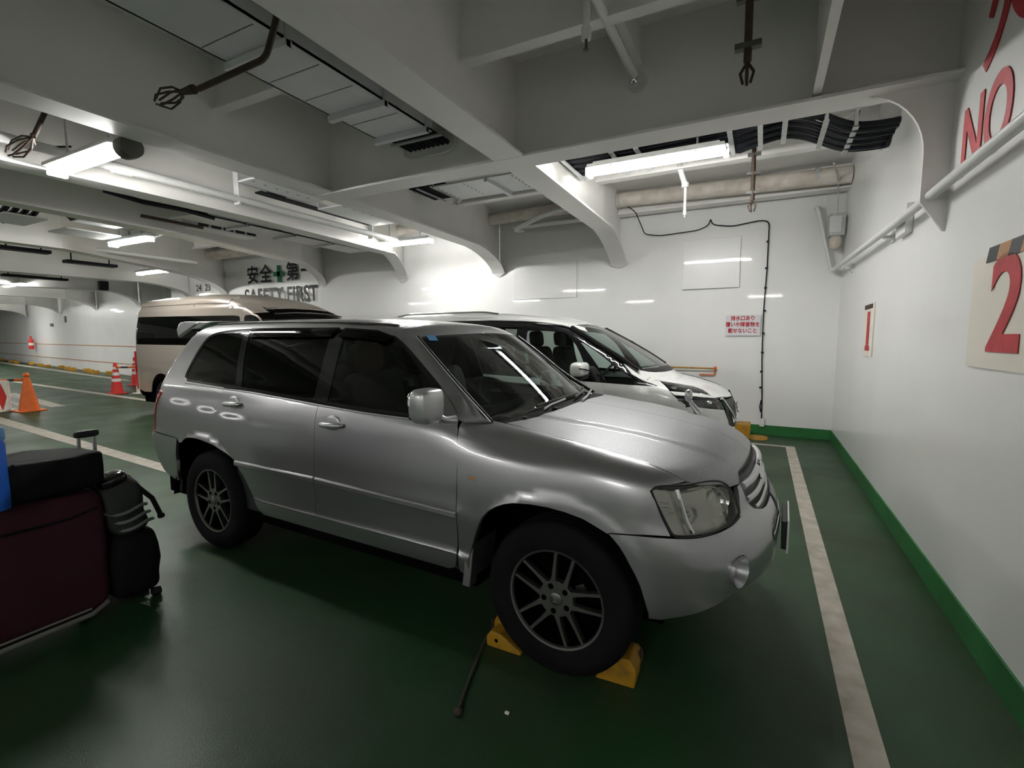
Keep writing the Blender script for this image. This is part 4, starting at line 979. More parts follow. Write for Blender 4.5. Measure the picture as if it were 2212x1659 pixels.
# lower intake on the bumper
A.panel('lower_intake','front',curve([(0,.665,1),(-.26,.655,1),(-.33,.64),(-.30,.60,1),(0,.59,1)],True,2),'grille_dark',both=True,h=.04,off=.003,gap=0,depth=.004)
MB().tube([(A.at((.9,y,.63),'front',-.002)[0]) for y in (-.31,-.2,-.1,0,.1,.2,.31)], .007, 8).build('intake_bar','silver_trim',bp,True)
# number plate on a holder (seen edge on)
MB().box((.905,0,.575),(.008,.33,.165)).build('number_plate','white_paint',suv,True,.003)
MB().box((.890,0,.575),(.022,.30,.14)).build('plate_holder','black_plastic',suv,True,.003)
# grille
go = [(.69,-.395,.930),(.702,-.462,.888),(.735,-.44,.815),(.762,-.385,.765),(.79,-.20,.737),(.80,0,.732)]
g_top = [(.72,0,.935),(.70,-.15,.938)]
gp = curve([(p[1],p[2],1) if i in (0,1,5) else (p[1],p[2]) for i, p in enumerate(go)] + [(0,.937,1),(-.15,.937)], True, 2)
gm = A.panel('grille','front',gp,'grille_dark',both=True,h=.03,off=-.012,gap=0,depth=.02)
for z0, w0, r_ in ((.875,.445,.017),(.812,.43,.015),(.765,.36,.010)):
    L = [A.at((.8,y,z0 + .02*abs(y)/.44*0),'front',-.003)[0] for y in np.linspace(-w0, w0, 19)]
    MB().tube(L, r_, 8).build('grille_bar','silver_trim',gm,True)
mb = MB()
for y in np.linspace(-.40,.40,41):
    a = A.at((.8,y,.925),'front',-.008)[0]; b = A.at((.8,y,.76),'front',-.008)[0]; mb.cyl(a,b,.0022,4)
o = mb.build('grille_mesh','steel_dark',gm,True)
ec, en = A.at((.8,0,.845),'front',-.008)
mb = MB(); cz = lambda rx, rz, oz, n=28: [ec + V(.006 - .03*((rz*math.sin(t)+oz)/.09)*.6, rx*math.cos(t), rz*math.sin(t)+oz) for t in np.linspace(0,2*math.pi,n,endpoint=False)]
mb.tube(cz(.085,.058,0), .008, 8, closed=True).tube(cz(.030,.056,0), .0065, 8, closed=True).tube(cz(.058,.022,.028), .0065, 8, closed=True)
mb.build('emblem','chrome',gm,True)['label'] = 'chrome oval front emblem'
# hood
hd2 = [(-.212,0),(-.212,-.2),(-.225,-.42),(-.284,-.60),(-.345,-.715)]
hfr = [(.52,-.732),(.575,-.69),(.625,-.62),(.650,-.575),(.672,-.55),(.695,-.49),(.703,-.46),(.692,-.395),(.704,-.30),(.712,-.15),(.716,0)]
hpoly = curve([(.716,0,1)] + hfr[-2:0:-1] + [(.52,-.732,1)] + [(p[0],p[1]) for p in HG[-2:1:-1]] + [(-.345,-.718,1)] + hd2[-2:0:-1] + [(-.212,0,1)], True, 2)
hoodo = A.panel('hood','top',hpoly,'hood_paint',both=True,h=.025)
for y in (-.36, -.60):
    c, n_ = A.at((-.24 if y > -.5 else -.30, y, 1.2), 'top', .004)
    MB().sq(c, (.03,.022,.014),.7,.7,8,12).build('washer_nozzle','black_plastic',hoodo,True)
# fender mirror on the far side
c, n_ = A.at((.30,.70,1.1),'top'); fm = bpy.data.objects.new('fender_mirror', None); COL.objects.link(fm); fm.parent = suv
MB().tube([c+V(.06,0,-.01), c+V(.03,0,.03), c+V(0,0,.075)], [.03,.022,.012], 12).build('mirror_stalk','silver_trim',fm,True)
MB().sq(c+V(-.01,0,.115), (.05,.075,.085), .8,.8).build('mirror_shell','silver_trim',fm,True)
# cowl, windshield, roof
S2 = lambda L: [A.to2('screen', p) for p in L]
wsp = [A.at(p,'screen')[0] for p in ((-.318,0,1.17),(-.322,-.29,1.153),(-.335,-.50,1.135),(-.41,-.745,1.110),(-.64,-.672,1.258),(-.835,-.642,1.412),(-1.0,-.600,1.538),(-.932,-.4,1.553),(-.893,-.2,1.560),(-.885,0,1.559))]
w2 = S2(wsp); wpoly = curve([w2[0]+(1,),w2[1],w2[2],w2[3]+(1,),w2[4],w2[5],w2[6]+(1,),w2[7],w2[8],w2[9]+(1,)], True, 2)
ws = A.panel('windshield','screen',wpoly,'glass_screen',both=True,h=.04,off=-.002,gap=0,depth=0,rim=False)
cw = [A.at(p,'screen')[0] for p in ((-.214,0,1.14),(-.214,-.2,1.14),(-.226,-.42,1.136),(-.284,-.60,1.118),(-.345,-.718,1.110),(-.41,-.748,1.108))]
c2_ = S2(cw); A.panel('cowl','screen',curve([c2_[0]+(1,)]+c2_[1:4]+[c2_[4]+(1,),c2_[5]+(1,), w2[3]+(1,),w2[2],w2[1],w2[0]+(1,)],True,2),'rubber',both=True,h=.03,off=-.004,gap=0,depth=.01)
fr_ = [A.to2('screen', A.at((p[0]-.055,p[1]*.985,p[2]+.065),'screen')[0]) for p in wsp[:4]]
A.panel('screen_frit','screen',curve([w2[0]+(1,),w2[1],w2[2],w2[3]+(1,),fr_[3]+(1,),fr_[2],fr_[1],fr_[0]+(1,)],True,2),'rubber',both=True,h=.04,off=-.006,gap=0,depth=0,rim=False,parent=ws)
for sd in (1,-1):
    L = [V(p[0],p[1]*sd,p[2]) for p in [A.at(tuple(q),'screen',.004)[0] for q in wsp[3:7]]]
    MB().tube(smooth_path(L,.1,3), .009 if sd > 0 else .014, 8).build('windshield_trim','black_plastic',ws,True)
    L = [V(p.x, p.y + (-.013 if p.y < 0 else .013), p.z) for p in L]; MB().tube(smooth_path(L,.1,3), .0035, 6).build('windshield_trim','silver_trim',ws,True)
# A pillar skin between screen and side frame
for sd in (1,-1):
    pil = [(-.547,-.805,1.113),(-.573,-.808,1.125),(-.601,-.785,1.162),(-.637,-.77,1.199),(-.681,-.758,1.242),(-.722,-.75,1.282),(-.852,-.731,1.387),(-1.005,-.698,1.496),(-1.13,-.66,1.549)]
    inner = [A.to2('pillar', A.at(p,'pillar')[0]) for p in pil]; tops = [A.to2('pillar', A.at((-1.16,-.9,1.608))[0])]
    outer = [A.to2('pillar', p) for p in [wsp[3],wsp[4],wsp[5],wsp[6]]]
    pp = curve([inner[0]+(1,)]+inner[1:-1]+[inner[-1]+(1,), tops[0]+(1,), outer[3]+(1,), outer[2], outer[1], outer[0]+(1,)], True, 3)
    A.panel('windshield_pillar','pillar',pp,'silver_paint',side=sd,h=.022,gap=0,depth=.01)
rp = [A.at((x,-.9,z))[0] for x, z in ((-1.16,1.606),(-1.25,1.630),(-1.7,1.650),(-2.4,1.662),(-3.0,1.656),(-3.26,1.625))]
rpoly = curve([(-.885,0,1),(-.893,-.2),(-.932,-.4),(-1.0,-.602,1)] + [(p.x, p.y+.004) for p in rp] + [(-3.36,-.55,1),(-3.40,-.3),(-3.41,0,1)], True, 2)
A.panel('roof','top',rpoly,'silver_paint',both=True,h=.04,gap=0)
# tailgate, spoiler, rear bumper
tg = curve([(0,1.655,1),(-.45,1.63),(-.56,1.58,1),(-.66,1.30),(-.70,1.12,1),(-.62,1.10,1),(-.60,.80,1),(0,.80,1)], True, 2)
A.panel('tailgate','rear',tg,'silver_paint',both=True,h=.05,holes=[])
rw_ = curve([(0,1.55,1),(-.46,1.53),(-.58,1.22),(0,1.20,1)], True, 2)
A.panel('rear_window','rear',rw_,'glass_dark',both=True,h=.05,off=.004,gap=0,depth=.004)
sp = MB(); L = []
for y in np.linspace(-.60,.60,15): k = 1-(abs(y)/.60)**3*.35; L.append((-3.36-.22*k, y, 1.655-.02*(abs(y)/.6)**2))
vs = []; fs = []
for (x, y, z) in L: vs += [(-3.15,y*.97,z+.022),(x,y,z+.030),(x-.022,y,z+.005),(x+.02,y,z-.035),(-3.30,y*.97,z-.03)]
for i in range(14):
    for j in range(5): l = (j+1) % 5; fs.append((5*i+j,5*i+l,5*i+5+l,5*i+5+j))
fs += [(0,1,2,3,4),(74,73,72,71,70)]; sp.add(vs, fs, True); spo = sp.build('spoiler','silver_paint',suv,True,.006)
for sd in (1,-1): MB().prism([(-3.30,1.655),(-3.565,1.66),(-3.62,1.60),(-3.60,1.53),(-3.50,1.57),(-3.36,1.62)], (0,-.60*sd,0), (1,0,0), (0,0,1), (0,.03*sd,0)).build('spoiler_end','silver_paint',spo,True,.012)
rb = [(-3.09,-.902,.784),(-3.405,-.881,.788),(-3.55,-.80,.792),(-3.64,-.62,.798),(-3.70,-.3,.80),(-3.72,0,.80),(-3.64,0,.50),(-3.62,-.3,.50),(-3.55,-.65,.50),(-3.45,-.80,.49),(-3.34,-.857,.455),(-3.23,-.854,.43)]
r2 = [A.to2('rcorner', p) for p in rb]; ra = [A.to2('rcorner', A.at((x,-.91,z))[0]) for x, z in ((-3.155,.45),(-3.15,.60),(-3.12,.70))]
A.panel('rear_bumper','rcorner',curve([r2[0]+(1,)]+r2[1:5]+[r2[5]+(1,),r2[6]+(1,)]+r2[7:-1]+[r2[-1]+(1,)]+ra,True,2),'silver_paint',both=True,h=.03,depth=.02)
# low black ditch strips on the roof
for sd in (1,-1):
    L = [A.at((x,-.54,1.7),'top',.004)[0] for x in np.linspace(-3.1,-1.2,12)]
    MB().tube([V(p.x,p.y*sd,p.z) for p in L], .008, 6).build('roof_strip','black_plastic',suv,True)
# wipers
for L_ in ([(-.315,-.42,1.15),(-.30,-.20,1.16),(-.29,.10,1.165)], [(-.25,-.05,1.15),(-.33,.35,1.18),(-.44,.62,1.19)]):
    Q_ = [A.at(p,'screen',.018)[0] for p in L_]
    w_ = MB().tube(smooth_path(Q_,.1,3), .009, 6).build('wiper','black_plastic',suv,True)
    MB().tube([Q_[0]+V(.05,.0,-.01), Q_[0]+V(.03,.12,-.005), Q_[1]+V(.03,.05,.0)], .007, 6).build('wiper_arm','silver_trim',w_,True)
# underbody, cabin
def cabin(root, x0, x1, hw, zb, zf):
    MB().bx(x0,x1,-hw,hw,zb,zf).build('floor_pan','gap_black',root,True)
MB().bx(-3.45,.42,-.60,.60,.22,.50).bx(-2.25,-.45,-.83,.83,.28,.42).bx(-3.45,-3.15,-.80,.80,.30,.75).bx(-3.2,-2.2,-.62,.62,.42,.80).bx(-.45,.40,-.60,.60,.5,.86).bx(.40,.66,-.50,.50,.42,.80).build('floor_pan','gap_black',suv,True,-1)
for sd in (1,-1):   # inner door skins
    MB().bx(-2.45,-.45,-.835*sd,-.815*sd,.35,1.06).build('door_lining','dash_dark',suv,True)
    MB().bx(-3.42,-2.30,-.78*sd,-.76*sd,.80,1.12).build('door_lining','dash_dark',suv,True)
A.panel('head_lining','top',curve([(-1.0,0,1),(-1.09,-.50),(-1.25,-.56),(-2.4,-.56),(-3.2,-.52),(-3.3,0,1)],True,2),'head_lining',both=True,h=.08,off=-.03,gap=0,depth=0,rim=False)
db = MB()
db.sq((-.58,0,1.00),(.42,1.50,.24),.35,.3,14,30); dash = db.build('dashboard','dash_dark',suv,True)
MB().sq((-.70,-.38,1.08),(.16,.34,.09),.6,.6).build('instrument_hood','dash_dark',suv,True)
sw = bpy.data.objects.new('steering_wheel', None); COL.objects.link(sw); sw.parent = suv
cs, xs_, ys_ = V(-.93,-.38,1.03), V(0,1,0), V(.42,0,.9)
MB().tube([cs + (xs_*math.cos(t) + ys_*math.sin(t))*.185 for t in np.linspace(0,2*math.pi,28,endpoint=False)], .014, 8, closed=True).build('wheel_rim','black_plastic',sw,True)
MB().sq(cs,(.07,.16,.12),.7,.7).tube([cs-xs_*.18,cs+xs_*.18],.012,6).tube([cs,cs-ys_*.18],.012,6).tube([cs,cs+V(.25,0,-.12)],.03,8).build('wheel_hub','black_plastic',sw,True)
def seat(root, x, y, zb=.62, w=.48, m='seat_cloth', hm=None, hh=1.20, name='seat'):
    s_ = bpy.data.objects.new(name, None); COL.objects.link(s_); s_.parent = root
    MB().sq((x+.02,y,zb+.02),(.50,w,.20),.4,.35).build('cushion',m,s_,True)
    MB().sq((x-.26,y,zb+.32),(.17,w,.66),.35,.4,R=Matrix.Rotation(-.2,3,'Y')).build('backrest',m,s_,True)
    MB().sq((x-.36,y,zb+.74),(.10,w*.58,.19),.5,.5,R=Matrix.Rotation(-.12,3,'Y')).cyl((x-.34,y-.07,zb+.58),(x-.35,y-.07,zb+.70),.007,6).cyl((x-.34,y+.07,zb+.58),(x-.35,y+.07,zb+.70),.007,6).build('headrest',hm or m,s_,True)
    return s_
seat(suv,-1.28,-.38,.66,hm='seat_brown'); seat(suv,-1.28,.38,.66)
for y in (-.42,0,.42): seat(suv,-2.15,y,.68,.44)
MB().bx(-1.6,-.75,-.12,.12,.55,.80).build('centre_console','dash_dark',suv,True,.03)
MB().box((-.93,.05,1.50),(.03,.24,.07),R=Matrix.Rotation(.2,3,'Y')).build('rear_view_mirror','black_plastic',suv,True,.01)
# things on the screen and the dash
p, n_ = A.at((-.965,-.53,1.515),'screen',.002)
MB().box(p,(.055,.055,.002),R=n_.to_track_quat('Z','Y').to_matrix()).build('inspection_sticker','blue_cap',ws,True)
MB().box((-.42,.42,1.128),(.20,.28,.002),rz=.3).build('paper_sheet','paper_white',suv,True)
place(suv, (-.747,2.800), math.radians(-2.02))
# ---------------------------------------------------------------- white minivan behind the SUV
mv = thing('white_minivan', 'white minivan parked nose to the end wall, on the far side of the silver SUV', 'car')
M = Vehicle(minivan_surface(), mv)
def arch_pts(cx, zc, R, n=9, a0=200, a1=-20): return [(cx + R*math.cos(math.radians(a0+(a1-a0)*i/(n-1))), zc + R*math.sin(math.radians(a0+(a1-a0)*i/(n-1)))) for i in range(n)]
mbelt = [(-3.70,1.14),(-2.4,1.12),(-1.0,1.085),(-.2,1.065),(.26,1.055)]
mtop = [(.26,1.055,1),(.10,1.16),(-.16,1.30),(-.40,1.45),(-.62,1.575),(-.86,1.655),(-1.2,1.700),(-1.9,1.735),(-2.8,1.74),(-3.45,1.72),(-3.62,1.60),(-3.72,1.3),(-3.70,1.14,1)]
MD = curve([(-3.70,1.14,1),(-2.4,1.12),(-1.0,1.085),(-.2,1.065)] + mtop[:-1], True, 3)
for sd in (1,-1):
    q = dict(side=sd)
    fa = arch_pts(0,.33,.37,9,200,-20); ra = arch_pts(-2.86,.33,.37,9,200,-20)
    fdp = curve([(-.30,1.066,1),(-.28,.9),(-.40,.68),(-.45,.30,1),(-1.28,.28,1),(-1.30,.7),(-1.28,1.09,1),(-.7,1.077)],True,2)
    sdp = curve([(-1.28,1.09,1),(-1.30,.7),(-1.28,.28,1),(-2.45,.28,1),(-2.50,.55),(-2.42,.8),(-2.40,1.12,1),(-1.9,1.107)],True,2)
    fdo = M.panel('front_door','side',fdp,'white_paint',h=.05,**q)
    sdo = M.panel('sliding_door','side',sdp,'white_paint',h=.05,**q)
    M.panel('rear_quarter','side',curve([(-2.40,1.12,1),(-2.42,.8),(-2.50,.55,1)]+[(a,b) for a,b in ra[::-1][1:-1]]+[(-3.23,.30,1),(-3.55,.35),(-3.66,.6),(-3.68,1.14,1)],True,2),'white_paint',h=.05,**q)
    fpts = [(-.30,1.066,1),(-.28,.9),(-.40,.68,1)]+[(a,b) for a,b in fa[1:-1]]+[(.42,.55,1),(.52,.72,1),(.52,.88,1),(.40,.97,1),(.36,1.01,1),(.26,1.05,1)]
    M.panel('fender','side',curve(fpts,True,2),'white_paint',h=.04,**q)
    # roof side rail with door cuts
    M.panel('roof_side','side',curve([(-.62,1.60,1),(-.86,1.675),(-1.2,1.72),(-1.42,1.735,1),(-1.42,1.79,1),(-1.15,1.755),(-.86,1.70),(-.70,1.655,1)],True,2),'white_paint',h=.04,**q)
    M.panel('roof_side','side',curve([(-1.42,1.733,1),(-1.9,1.75),(-2.45,1.757,1),(-2.45,1.815,1),(-1.9,1.812),(-1.42,1.79,1)],True,2),'white_paint',h=.04,**q)
    M.panel('roof_side','side',curve([(-2.45,1.755,1),(-2.8,1.758),(-3.45,1.738),(-3.64,1.60,1),(-3.70,1.65),(-3.60,1.78),(-3.2,1.81),(-2.45,1.815,1)],True,2),'white_paint',h=.04,**q)
    Q1 = curve([(.16,1.060,1),(-.22,1.09,1),(-.29,1.10),(-.38,1.24),(-.60,1.49,1),(-.56,1.49),(-.36,1.37),(-.18,1.24)],True,3)
    Q2 = curve([(-.46,1.105,1),(-1.22,1.125,1),(-1.26,1.35),(-1.27,1.62,1),(-1.0,1.615),(-.79,1.59,1),(-.64,1.45),(-.52,1.24)],True,3)
    Q3 = curve([(-1.38,1.135,1),(-2.32,1.16,1),(-2.34,1.675,1),(-1.40,1.655,1)],True,3)
    Q4 = curve([(-2.46,1.165,1),(-3.55,1.18,1),(-3.52,1.6),(-3.38,1.675,1),(-2.46,1.68,1)],True,3)
    M.panel('window_surround','side',MD,'black_gloss',holes=[Q1,Q2,Q3,Q4],h=.045,off=-.004,gap=0,depth=.02,**q)
    M.panel('window','side',Q1,'glass_clear',h=.06,off=-.007,gap=0,depth=0,rim=False,**q)['label'] = 'small triangular clear window'
    M.panel('window','side',Q2,'glass_clear',h=.06,off=-.007,gap=0,depth=0,rim=False,parent=fdo,**q)['label'] = 'clear front door glass'
    M.panel('window','side',Q3,'glass_mid',h=.06,off=-.007,gap=0,depth=0,rim=False,parent=sdo,**q)['label'] = 'dark tinted sliding door glass'
    M.panel('window','side',Q4,'glass_dark',h=.06,off=-.007,gap=0,depth=0,rim=False,**q)
    # lamps
    mk = lambda L: curve([(M.to2('corner', M.at(p[:3],'corner')[0]) + ((1,) if len(p) > 3 else ())) for p in L], True, 2)
    u1 = mk([(.22,-.60,1.09,1),(.37,-.53,1.06),(.52,-.45,1.04),(.60,-.44,1.01),(.69,-.51,.96,1),(.59,-.65,.99),(.47,-.74,1.0),(.36,-.79,1.01,1)])
    l1 = mk([(.40,-.79,.97,1),(.58,-.72,.96),(.75,-.52,.93,1),(.80,-.46,.88),(.83,-.48,.82,1),(.71,-.68,.85),(.57,-.77,.87),(.52,-.79,.88,1)])
    for k, (pl, nm) in enumerate(((u1,'upper_headlight'),(l1,'headlight'))):
        h_ = M.panel(nm,'corner',pl,'lens_clean',h=.03,off=.004,gap=.002,depth=.02,**q)
        M.panel('lamp_bowl','corner',pl,'black_gloss',h=.03,off=-.03,gap=.002,depth=0,rim=False,parent=h_,**q)
        for (a_, z_) in (((.52,-.64),1.0),((.62,-.56),.985)) if k == 0 else (((.52,-.73),.915),((.68,-.60),.90)):
            c_, n_ = M.at((a_[0],a_[1],z_),'corner',-.015); c_ = V(c_.x,c_.y*sd,c_.z)
            MB().sq(c_, (.06,.05,.028) if k == 0 else (.075,.06,.05), .9,.9,8,14).build('bulb','chrome',h_,True)
        c_, n_ = M.at((.34,-.66,1.035) if k == 0 else (.43,-.74,.93),'corner',.001); c_ = V(c_.x,c_.y*sd,c_.z)
        MB().box(c_,(.05,.05,.022)).build('position_lamp','chrome',h_,True)
    # white strip between the two lamps is the bumper skin
    bl_ = mk([(.36,-.79,1.008,1),(.47,-.74,.998),(.59,-.65,.988),(.70,-.51,.957,1),(.75,-.51,.932,1),(.58,-.72,.962),(.40,-.79,.972,1)])
    M.panel('lamp_divider','corner',bl_,'white_paint',h=.03,gap=0,**q)
    fbp = mk([(.42,-.87,.55,1),(.52,-.80,.86,1),(.57,-.77,.865),(.71,-.68,.845),(.83,-.47,.815,1),(.91,-.30,.55,1),(.90,-.30,.30,1),(.70,-.60,.24),(.45,-.80,.24,1),(.40,-.85,.33)])
    M.panel('front_bumper','corner',fbp,'white_paint',h=.04,**q)
    # mirror with a dark crease line
    c = V(-.50,-1.01*sd,1.21)
    mm = MB().sq(c,(.15,.30,.15),.6,.6,14,24).build('door_mirror','white_paint',mv,True)
    MB().tube([c+V(.050,-.145*sd,.012), c+V(.078,-.06*sd,.004), c+V(.079,.05*sd,-.014)], .007, 6).build('mirror_line','black_gloss',mm,True)
    MB().sq(c+V(0,.03*sd,-.075),(.13,.20,.06),.6,.6).tube([c+V(0,.09*sd,-.06),c+V(.02,.19*sd,-.08)],.03,8).build('mirror_foot','black_plastic',mm,True)
    for cx in (0,-2.86): wheel(mv, cx, -.755*sd, .33, .20, .205, -sd, 'disc')
    for cx in (0,-2.86):
        pts = arch_pts(cx,.33,.39,9,205,-25); w_ = MB(); vs = []
        for x, z in pts: vs += [(x,-.84*sd,z),(x,-.55*sd,z)]
        w_.add(vs, [(2*i,2*i+1,2*i+3,2*i+2) for i in range(8)], True); w_.build('wheel_well','gap_black',mv,True,-1)
    for ys in (-.36,) if sd > 0 else (.36,):
        seat(mv,-.95,ys,.78,.46); seat(mv,-1.9,ys,.78,.46); seat(mv,-2.85,ys,.78,.46)
    MB().tube(smooth_path([(-3.3,-.60*sd,1.81),(-3.1,-.60*sd,1.845),(-1.9,-.60*sd,1.845),(-1.7,-.60*sd,1.815)],.1), .014, 8).build('roof_rail','chrome',mv,True)
M.panel('sill_panel','side',curve([(-.40,.30,1),(-2.48,.30,1),(-2.45,.22,1),(-.45,.22,1)],True,1),'white_paint',h=.06)
# hood, screen, roof, front face
T = lambda d, L: [M.to2(d, M.at(p[:3], d)[0]) + ((1,) if len(p) > 3 else ()) for p in L]
M.panel('hood','nose',curve(T('nose',[(.20,0,1.16,1),(.15,-.39,1.16),(.09,-.53,1.17),(.02,-.62,1.19,1),(.22,-.61,1.09,1),(.37,-.54,1.06),(.52,-.46,1.04),(.60,-.45,1.01),(.69,-.51,.962),(.75,-.51,.932,1),(.80,-.32,.925),(.83,-.21,.91),(.86,0,.90,1)]),True,2),'white_paint',both=True,h=.04)
M.panel('cowl','nose',curve(T('nose',[(.21,0,1.15,1),(.19,-.25,1.155),(.14,-.42,1.165),(.02,-.62,1.195,1),(.06,-.50,1.20),(.12,-.3,1.20),(.14,0,1.20,1)]),True,2),'black_plastic',both=True,h=.05,off=.004,gap=0,depth=.01)
wl = [(.17,0,1.18,1),(.13,-.3,1.185),(.02,-.61,1.20,1),(-.19,-.62,1.33),(-.40,-.61,1.46),(-.60,-.57,1.57),(-.78,-.53,1.655,1),(-.76,-.3,1.70),(-.755,0,1.715,1)]
msc = M.panel('windshield','screen',curve(T('screen',wl),True,2),'glass_screen',both=True,h=.06,off=-.002,gap=0,depth=0,rim=False)
for sd in (1,-1):
    L = [M.at(p,'screen',.004)[0] for p in ((.02,-.63,1.20),(-.19,-.635,1.33),(-.40,-.625,1.46),(-.60,-.585,1.57),(-.76,-.55,1.65))]
    L = [V(p.x,p.y*sd,p.z) for p in L]
    MB().tube(smooth_path(L,.1,3), .012, 8).build('pillar_strip','chrome',msc,True)
    L2 = [V(p.x-.0,p.y-.045*sd,p.z-.012) for p in L]; MB().tube(smooth_path(L2,.1,3), .035, 8).build('pillar','black_gloss',msc,True)
    M.panel('cowl_side','fender',curve([M.to2('fender', p)+(1,) for p in [M.at((.27,-.80,1.05),'fender')[0], M.at((.20,-.64,1.10),'fender')[0], M.at((.02,-.63,1.20),'fender')[0], M.at((-.18,-.66,1.31),'fender')[0], M.at((-.02,-.79,1.17),'fender')[0]]],True,2),'white_paint',side=sd,h=.04,gap=0)
    M.panel('fender_top','fender',curve([M.to2('fender', p)+(1,) for p in [M.at((.36,-.79,1.01),'fender')[0], M.at((.26,-.81,1.05),'fender')[0], M.at((.20,-.64,1.10),'fender')[0], M.at((.22,-.61,1.09),'fender')[0]]],True,2),'white_paint',side=sd,h=.04,gap=0)
M.panel('roof','top',curve([(-.75,0,1),(-.765,-.3),(-.80,-.54,1),(-1.1,-.60),(-1.5,-.625),(-2.5,-.63),(-3.3,-.62),(-3.6,-.56,1),(-3.66,0,1)],True,2),'white_paint',both=True,h=.08,gap=0)
M.panel('tailgate','rear',curve([(0,1.80,1),(-.55,1.74),(-.74,1.3),(-.80,.95),(-.82,.3,1),(0,.3,1)],True,2),'white_paint',both=True,h=.08)
M.panel('rear_window','rear',curve([(0,1.68,1),(-.55,1.64),(-.66,1.2,1),(0,1.2,1)],True,2),'glass_dark',both=True,h=.08,off=.004,gap=0,depth=.003)
mg = M.panel('grille','front',curve([(0,.895,1),(-.30,.90),(-.43,.925,1),(-.40,.70),(-.30,.60,1),(0,.58,1)],True,2),'grille_dark',both=True,h=.04,off=-.004,gap=0,depth=.02)
for sd in (1,-1):
    L = [M.at(p,'front',.006)[0] for p in ((.9,-.42,.915),(.9,-.30,.76),(.9,-.17,.66),(.9,0,.64))]
    MB().tube([V(p.x,p.y*sd,p.z) for p in L], .020, 8).build('grille_chevron','chrome',mg,True)
    L = [M.at(p,'front',.004)[0] for p in ((.9,-.55,.60),(.9,-.38,.50),(.9,0,.49))]
    MB().tube([V(p.x,p.y*sd,p.z) for p in L], .022, 8).build('bumper_strip','chrome',mg,True)
c_, n_ = M.at((.9,0,.79),'front',.01)
MB().lathe([(.055,0),(.062,.008),(.055,.014),(.046,.008)], c_, (1,0,.15), 28, closed=True).box(c_+V(.008,0,0),(.008,.13,.022)).build('emblem','chrome',mg,True)
for a, b, c in (((-.02,-.52,1.215),(.09,-.25,1.225),(.10,.10,1.235)),((.06,.15,1.23),(.03,.5,1.225),(-.40,.60,1.49))):
    w_ = MB().tube([a,b,c], .008, 6).build('wiper','black_plastic',mv,True)
MB().bx(-3.6,.55,-.60,.60,.22,.55).bx(-3.6,-.3,-.78,.78,.4,.6).build('floor_pan','gap_black',mv,True,-1)
MB().sq((-.18,0,1.04),(.55,1.40,.18),.4,.35,12,24).build('dashboard','dash_dark',mv,True)
MB().tube([V(-.42,-.36,1.08) + V(-.3,0,.9).normalized()*0 + (V(0,1,0)*math.cos(t) + V(.45,0,.85).normalized()*math.sin(t))*.18 for t in np.linspace(0,2*math.pi,24,endpoint=False)], .014, 8, closed=True).build('steering_wheel','black_plastic',mv,True)
place(mv, (-1.13,5.72), math.radians(-1.5))
